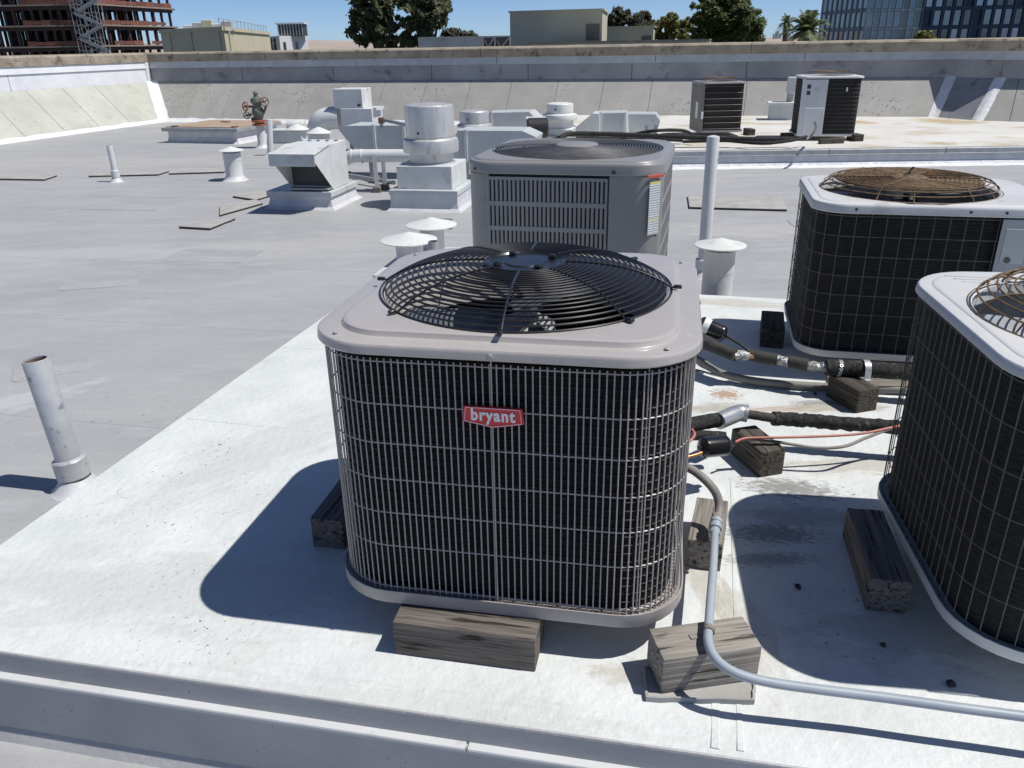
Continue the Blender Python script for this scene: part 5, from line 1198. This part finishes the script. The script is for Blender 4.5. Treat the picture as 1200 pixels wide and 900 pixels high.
for t_ in (.35, .65): MB().box((t2.x * t_ - .04, t2.y * t_ - .06, H - 1.2), (.9, .2, 1.8), rz=atan2(t2.y, t2.x)).build('window', 'glass_dark', b2)

b3, pl, H = bldg('tall plain beige box building with louvre, centre background', ((598, 71), (706, 69), (711, 78)), 69, 11, 'stucco_pale')
edge_parapet(b3, pl, H, 'stucco_pale', .25, .12)
e3 = (pl[3] - pl[0]).normalized(); rz3 = atan2(-e3.y, -e3.x); q = pl[0] + e3 * (706 - 696.5) * .0755
lz0 = P(696, 47, 69).z - GZ; lz1 = P(696, 28, 69).z - GZ
MB().box((q.x, q.y - .02, (lz0 + lz1) / 2), (1.06, .10, lz1 - lz0), rz=rz3).build('louvre_frame', 'vent_dark', b3)
for k in range(10): MB().box((q.x, q.y - .10, lz0 + (lz1 - lz0) * (k + .5) / 10), (1.0, .06, .085), rz=rz3).build('louvre_blade', 'louver_brown', b3)
b4, pl, H = bldg('low beige annex with small dark louvre beside the tall beige box', ((705, 81), (766, 80), (769, 88)), 80, 31, 'stucco_pale')
edge_parapet(b4, pl, H, 'stucco_pale', .25, .12)
lz0 = P(757, 47, 80).z - GZ; lz1 = P(757, 42, 80).z - GZ; q = (P(757, 50, 80) - Vector(b4.location)); 
MB().box((q.x, q.y - .06, (lz0 + lz1) / 2), (.85, .1, lz1 - lz0)).build('louvre', 'vent_dark', b4)
b5, pl, H = bldg('long low beige parapet roof in front of the beige annex', ((622, 62), (829, 60), (831, 66)), 60, 46.5, 'stucco_pale')
edge_parapet(b5, pl, H, 'concrete', .3, .1)
# rooftop screen with braces
SCR = thing('rooftop_screen', 'grey rooftop screen of panels with diagonal braces, left of the tall beige box', 'screen', (P(545, 50, 62).x, 62, GZ))
xs = [491, 516, 525, 545, 566, 580, 598]; o = Vector(SCR.location)
zt = P(545, 43.5, 62).z - GZ; zb_ = P(545, 62, 62).z - GZ
for a, b in zip(xs, xs[1:]):
    pa = P(a, 50, 62).x - o.x; pb2 = P(b, 50, 62).x - o.x
    MB().box(((pa + pb2) / 2, .3, (zt + zb_) / 2), (pb2 - pa - .05, .08, zt - zb_)).build('panel', 'screen_panel' if b < 570 else 'vent_dark', SCR)
    MB().bar((pa, .1, 0), (pa, .1, zt + .03), .12, .12).build('post', 'scaffold', SCR)
    if b > 520: MB().bar((pa + .15, 0, zb_), (pb2 - .1, 0, zt - .1), .08, .08).build('brace', 'scaffold', SCR); MB().bar((pa + .15, -.05, zt - .2), ((pa + pb2) / 2, -.05, zb_), .06, .06).build('brace', 'scaffold', SCR)
MB().bar((P(491, 50, 62).x - o.x, .1, zt), (P(598, 50, 62).x - o.x, .1, zt), .1, .1).build('top_rail', 'scaffold', SCR)

# glass-fronted block
def facade(par, A, B, zb0, floor_h, nf, cols, frame_m, spandrel_m, glass_pick, proud=.18, mull=.35, sp=.9, slab_m=None):
    """bays of panes between mullions and spandrels, from plan point A to B"""
    o = Vector(par.location); t = Vector((B.x - A.x, B.y - A.y)); L_ = t.length; t.normalize(); rz = atan2(t.y, t.x); nn = Vector((t.y, -t.x))
    for f in range(nf):
        z = zb0 + f * floor_h - o.z
        c = Vector((A.x, A.y)) + t * L_ / 2 + nn * .05
        MB().box((c.x - o.x, c.y - o.y, z + sp / 2), (L_, .3, sp), rz=rz).build('spandrel', slab_m or spandrel_m, par)
        for k in range(cols):
            g = glass_pick(f, k)
            if g is None: continue
            c = Vector((A.x, A.y)) + t * (L_ * (k + .5) / cols) + nn * .02
            MB().box((c.x - o.x, c.y - o.y, z + sp + (floor_h - sp) / 2), (L_ / cols - mull, .12, floor_h - sp - .1), rz=rz).build('window', g, par)
    for k in range(cols + 1):
        c = Vector((A.x, A.y)) + t * (L_ * k / cols) + nn * proud
        MB().box((c.x - o.x, c.y - o.y, zb0 - o.z + nf * floor_h / 2), (mull * .55, .30, nf * floor_h), rz=rz).build('mullion', frame_m, par)
GB = thing('glass_building', 'modern blue glass office block with dark navy bays, upper right', 'building', (P(1080, 40, 200).x, 200, GZ))
A_ = P(960, 45, 222); B__ = P(1012, 45, 200); C__ = P(1076, 45, 199); D__ = P(1290, 45, 193)
zb0 = P(1080, 56, 200).z; fh = 3.9
o = Vector(GB.location); pl = [A_, B__, C__, D__]
core = [(p.x - o.x + (.6 if i == 0 else 0), p.y - o.y + .35) for i, p in enumerate(pl)] + [(D__.x - o.x, 60), (A_.x - o.x + 34, 60)]
MB().loft([[(x, y, z) for x, y in core] for z in (0, zb0 - GZ + fh * 6)], True, True).build('core', 'navy_panel', GB)
facade(GB, A_, B__, zb0 - fh, fh, 6, 9, 'frame_pale', 'slate_panel', lambda f, k: ('glass_dark', 'glass_blue', 'glass_blue')[(f + k * 2) % 3], mull=.7, sp=.8)
facade(GB, B__, C__, zb0 - fh, fh, 6, 8, 'frame_pale', 'glass_blue', lambda f, k: 'glass_dark' if k in (5, 7) else 'glass_blue', mull=.25, sp=.55, slab_m='frame_pale')
facade(GB, C__, D__, zb0 - fh, fh, 6, 18, 'navy_panel', 'navy_panel', lambda f, k: None if (k + f // 3) % 5 in (0,) else ('glass_pale' if (k * 3 + f) % 5 in (0, 1, 3) else 'glass_dark'), mull=.9, sp=.75)

# ---- trees
def crown(blobs, n, size, seed, droop=0.0, hollow=.45):
    """many small leaf faces spread through overlapping clumps"""
    r = random.Random(seed); vs = []; fs = []; tot = sum(b[3] * b[4] * b[5] for b in blobs)
    # every blob is broken into clumps
    for b in blobs:
        cx, cy, cz, rx, ry, rz = b; k = max(8, int(80 * b[3] * b[4] * b[5] / tot * len(blobs) ** .5))
        nb = int(n * b[3] * b[4] * b[5] / tot)
        cl = []
        for _ in range(k):
            while True:
                p = Vector((r.uniform(-1, 1), r.uniform(-1, 1), r.uniform(-1, 1)))
                if hollow < p.length < 1: break
            cl.append((Vector((cx + p.x * rx, cy + p.y * ry, cz + p.z * rz)), r.uniform(.11, .27) * (rx + rz) / 2))
        for i in range(nb):
            c, rad = cl[r.randrange(k)]
            p = c + Vector((r.gauss(0, 1), r.gauss(0, 1), r.gauss(0, .8))) * rad * .55
            a = Vector((r.gauss(0, 1), r.gauss(0, 1), r.gauss(0, 1) - droop)).normalized(); u = a.orthogonal().normalized(); v_ = a.cross(u)
            s = size * r.uniform(.6, 1.4); l = s * r.uniform(1.0, 1.8)
            o_ = len(vs); vs += [p - u * s * .5, p + v_ * l * .25 - u * 0, p + u * s * .5 + v_ * 0, p - v_ * l * .25]; vs[o_] = p - a * l * .5; vs[o_ + 2] = p + a * l * .5; vs[o_ + 1] = p + u * s * .35; vs[o_ + 3] = p - u * s * .35
            fs.append((o_, o_ + 1, o_ + 2, o_ + 3))
    return vs, fs
def tree(label, px, Y, blobs_px, leaf, n, size, seed, droop=0.0, hollow=.45, trunk_r=.35, name='tree'):
    base = P(px, 50, Y); u = thing(name, label, 'tree', (base.x, Y, GZ)); o = Vector((base.x, Y, GZ)); k = (Y * .917) / FPX
    bl = []
    for x, y, rx, rz in blobs_px:
        c = P(x, y, Y) - o; bl.append((c.x, c.y + (seed * x % 7 - 3) * .25, c.z, rx * k, rx * k * .9, rz * k))
    g = MB(); top = max(bl, key=lambda b: b[2]); hz_ = top[2]
    pts = [Vector((0, 0, 0)), Vector((.2, .1, hz_ * .3)), Vector((top[0] * .4, .1, hz_ * .6)), Vector((top[0] * .9, top[1], hz_ * .98))]
    g.tube(spline(pts, 4), [trunk_r * (1 - .75 * i / 12) for i in range(13)], 8)
    for b in bl:
        z0 = max(1.5, b[2] - b[5] * 1.2); s0 = Vector((top[0] * .35, .1, min(z0, hz_ * .55)))
        g.tube(spline([s0, s0.lerp(Vector(b[:3]), .5) + Vector((.2, .1, .2)), Vector(b[:3]) + Vector((0, 0, b[5] * .4))], 3), [trunk_r * .45 * (1 - .7 * i / 6) for i in range(7)], 6)
    g.build('trunk', 'bark', u, smooth=60)
    vs, fs = crown(bl, n, size, seed, droop, hollow); MB().add(vs, fs).build('crown', leaf, u, fix=False)
    return u
tree('tall eucalyptus with drooping gaps, left of the pair', 440, 72, [(435, 8, 24, 22), (428, 34, 20, 18), (450, -8, 18, 20), (455, 40, 17, 16), (424, 16, 14, 14), (440, -28, 20, 22), (462, 20, 10, 18)], 'leaf_euc', 17000, .27, 3, .6)
tree('tall eucalyptus with drooping gaps, right of the pair', 492, 70, [(500, -4, 24, 24), (508, 18, 17, 18), (488, 36, 20, 18), (478, 8, 14, 22), (516, 4, 10, 18), (475, 48, 14, 10), (500, -30, 22, 20)], 'leaf_euc', 17000, .27, 4, .6)
tree('small distant round tree behind the rooftop screen, left one', 530, 88, [(527, 45, 11, 10), (534, 42, 8, 8)], 'leaf_grey', 1500, .35, 5)
tree('small distant round tree behind the rooftop screen, right one', 549, 90, [(548, 46, 10, 9), (555, 48, 6, 7)], 'leaf_grey', 1300, .35, 6)
tree('thin grey-green tree just right of the tall beige box', 724, 105, [(722, 22, 10, 11), (730, 20, 8, 9), (718, 31, 9, 8)], 'leaf_grey', 1800, .40, 7, .3)
tree('thin grey-green tree above the beige annex', 752, 104, [(754, 22, 10, 8), (742, 26, 8, 8), (760, 26, 6, 7), (750, 32, 13, 7)], 'leaf_grey', 2000, .40, 8, .3)
tree('golden-green tree left of the big dark tree', 786, 84, [(784, 26, 11, 10), (780, 37, 15, 11), (798, 36, 13, 11), (806, 30, 8, 9)], 'leaf_gold', 8000, .26, 9)
tree('big dense dark round tree in the background, right of centre', 850, 78, [(830, 5, 18, 16), (848, 14, 26, 20), (835, 32, 24, 18), (868, 22, 22, 20), (878, 34, 19, 17), (822, 24, 13, 16), (858, 40, 30, 12), (852, -2, 16, 10), (815, 42, 10, 10)], 'leaf_oak', 34000, .25, 10, 0, .5, .5)
tree('low golden shrub in front of the glass building', 1086, 90, [(1084, 43, 10, 6), (1093, 45, 6, 4)], 'leaf_gold', 1200, .30, 11, name='shrub', trunk_r=.12)
def palm(label, px, py, Y, R, n, seed, leaf='leaf_palm', name='palm_tree'):
    r = random.Random(seed); base = P(px, py, Y); u = thing(name, label, 'palm', (base.x, Y, GZ)); H = base.z - GZ
    MB().tube([(0, 0, 0), (.1, 0, H * .5), (0, 0, H)], [.28, .24, .22], 9).build('trunk', 'bark', u, smooth=60)
    vs = []; fs = []
    for i in range(n):
        a = r.uniform(0, 2 * pi); el = r.uniform(-.5, 1.35); L_ = R * r.uniform(.75, 1.1); d = Vector((cos(a), sin(a), 0)); pts = []
        for k in range(9):
            t = k / 8; pts.append(Vector((0, 0, H)) + d * (L_ * t * cos(el) * (1 - .1 * t)) + Vector((0, 0, L_ * (t * sin(el) - .55 * t * t * cos(el * .7)))))
        side = d.cross(Vector((0, 0, 1)))
        for k in range(1, 9):
            p = pts[k]; q = pts[k - 1]
            for sgn in (-1, 1):
                for h in (0, .5):
                    b_ = q.lerp(p, h); ll = L_ * .30 * (1.1 - .6 * k / 9); tip = b_ + side * sgn * ll * .8 + (p - q).normalized() * ll * .6 - Vector((0, 0, ll * r.uniform(.15, .5))); wv = (p - q).normalized() * .055 * R
                    o_ = len(vs); vs += [b_, b_ + wv, tip]; fs.append((o_, o_ + 1, o_ + 2))
    MB().add(vs, fs).build('fronds', leaf, u, fix=False)
palm('bushy fan palm with bright fronds beside the glass building', 946, 36, 52, 1.75, 64, 21)
palm('taller dark fan palm behind the bushy palm', 922, 27, 66, 1.0, 34, 22, 'leaf_oak')

# ---- hills and the far shore
def ridge(name, xa, xb, Y, tops, m, depth):
    N = 60; vs = []; r0 = []
    n_ = len(tops) - 1
    for k in range(N + 1):
        x = xa + (xb - xa) * k / N; f = (x - tops[0][0]) / (tops[-1][0] - tops[0][0]); 
        for (x0, y0), (x1, y1) in zip(tops, tops[1:]):
            if x0 <= x <= x1: y = y0 + (y1 - y0) * (x - x0) / (x1 - x0); break
        p = P(x, y, Y); zz = p.z + 6 * noise.noise(Vector((k * .7, 1, 0))) + 3 * noise.noise(Vector((k * 1.9, 4, 0)))
        row = []
        for j in range(9):
            t = j / 8; Yj = Y - depth * (1 - t) if t < 1 else Y; h = (zz - GZ) * (t ** 1.3) * (1 + .12 * noise.noise(Vector((k * .35, j * .8, 3))) * (1 - t)); row.append((p.x * Yj / Y, Yj, GZ - 1 + h))
        row.append((p.x * 1.2, Y * 1.2, GZ - 20)); vs += row
    m_ = 10; fs = [(k * m_ + j, (k + 1) * m_ + j, (k + 1) * m_ + j + 1, k * m_ + j + 1) for k in range(N) for j in range(m_ - 1)]
    return struct(MB().add(vs, fs).build(name, m, smooth=60))
ridge('hills', -900, 2200, 5200, [(-900, 66), (200, 50), (330, 47.5), (372, 45.5), (420, 48.5), (560, 50), (880, 44.5), (905, 43), (1000, 42), (2300, 20)], 'hazed_grass', 2600)
for k, (x, y) in enumerate(((911, 36.5), (914, 39), (908, 39.5))):
    p = P(x, y, 4300); u = MB().box((0, 0, 0), (14, 14, p.z - GZ)).build('city_tower', 'far_city'); u.location = (p.x, 4300, (p.z + GZ) / 2)
    tag(u, ('tallest tiny tower on the hazy far skyline', 'tiny tower on the hazy far skyline, right of the tallest', 'tiny tower on the hazy far skyline, left of the tallest')[k], 'tower', 'far skyline towers')
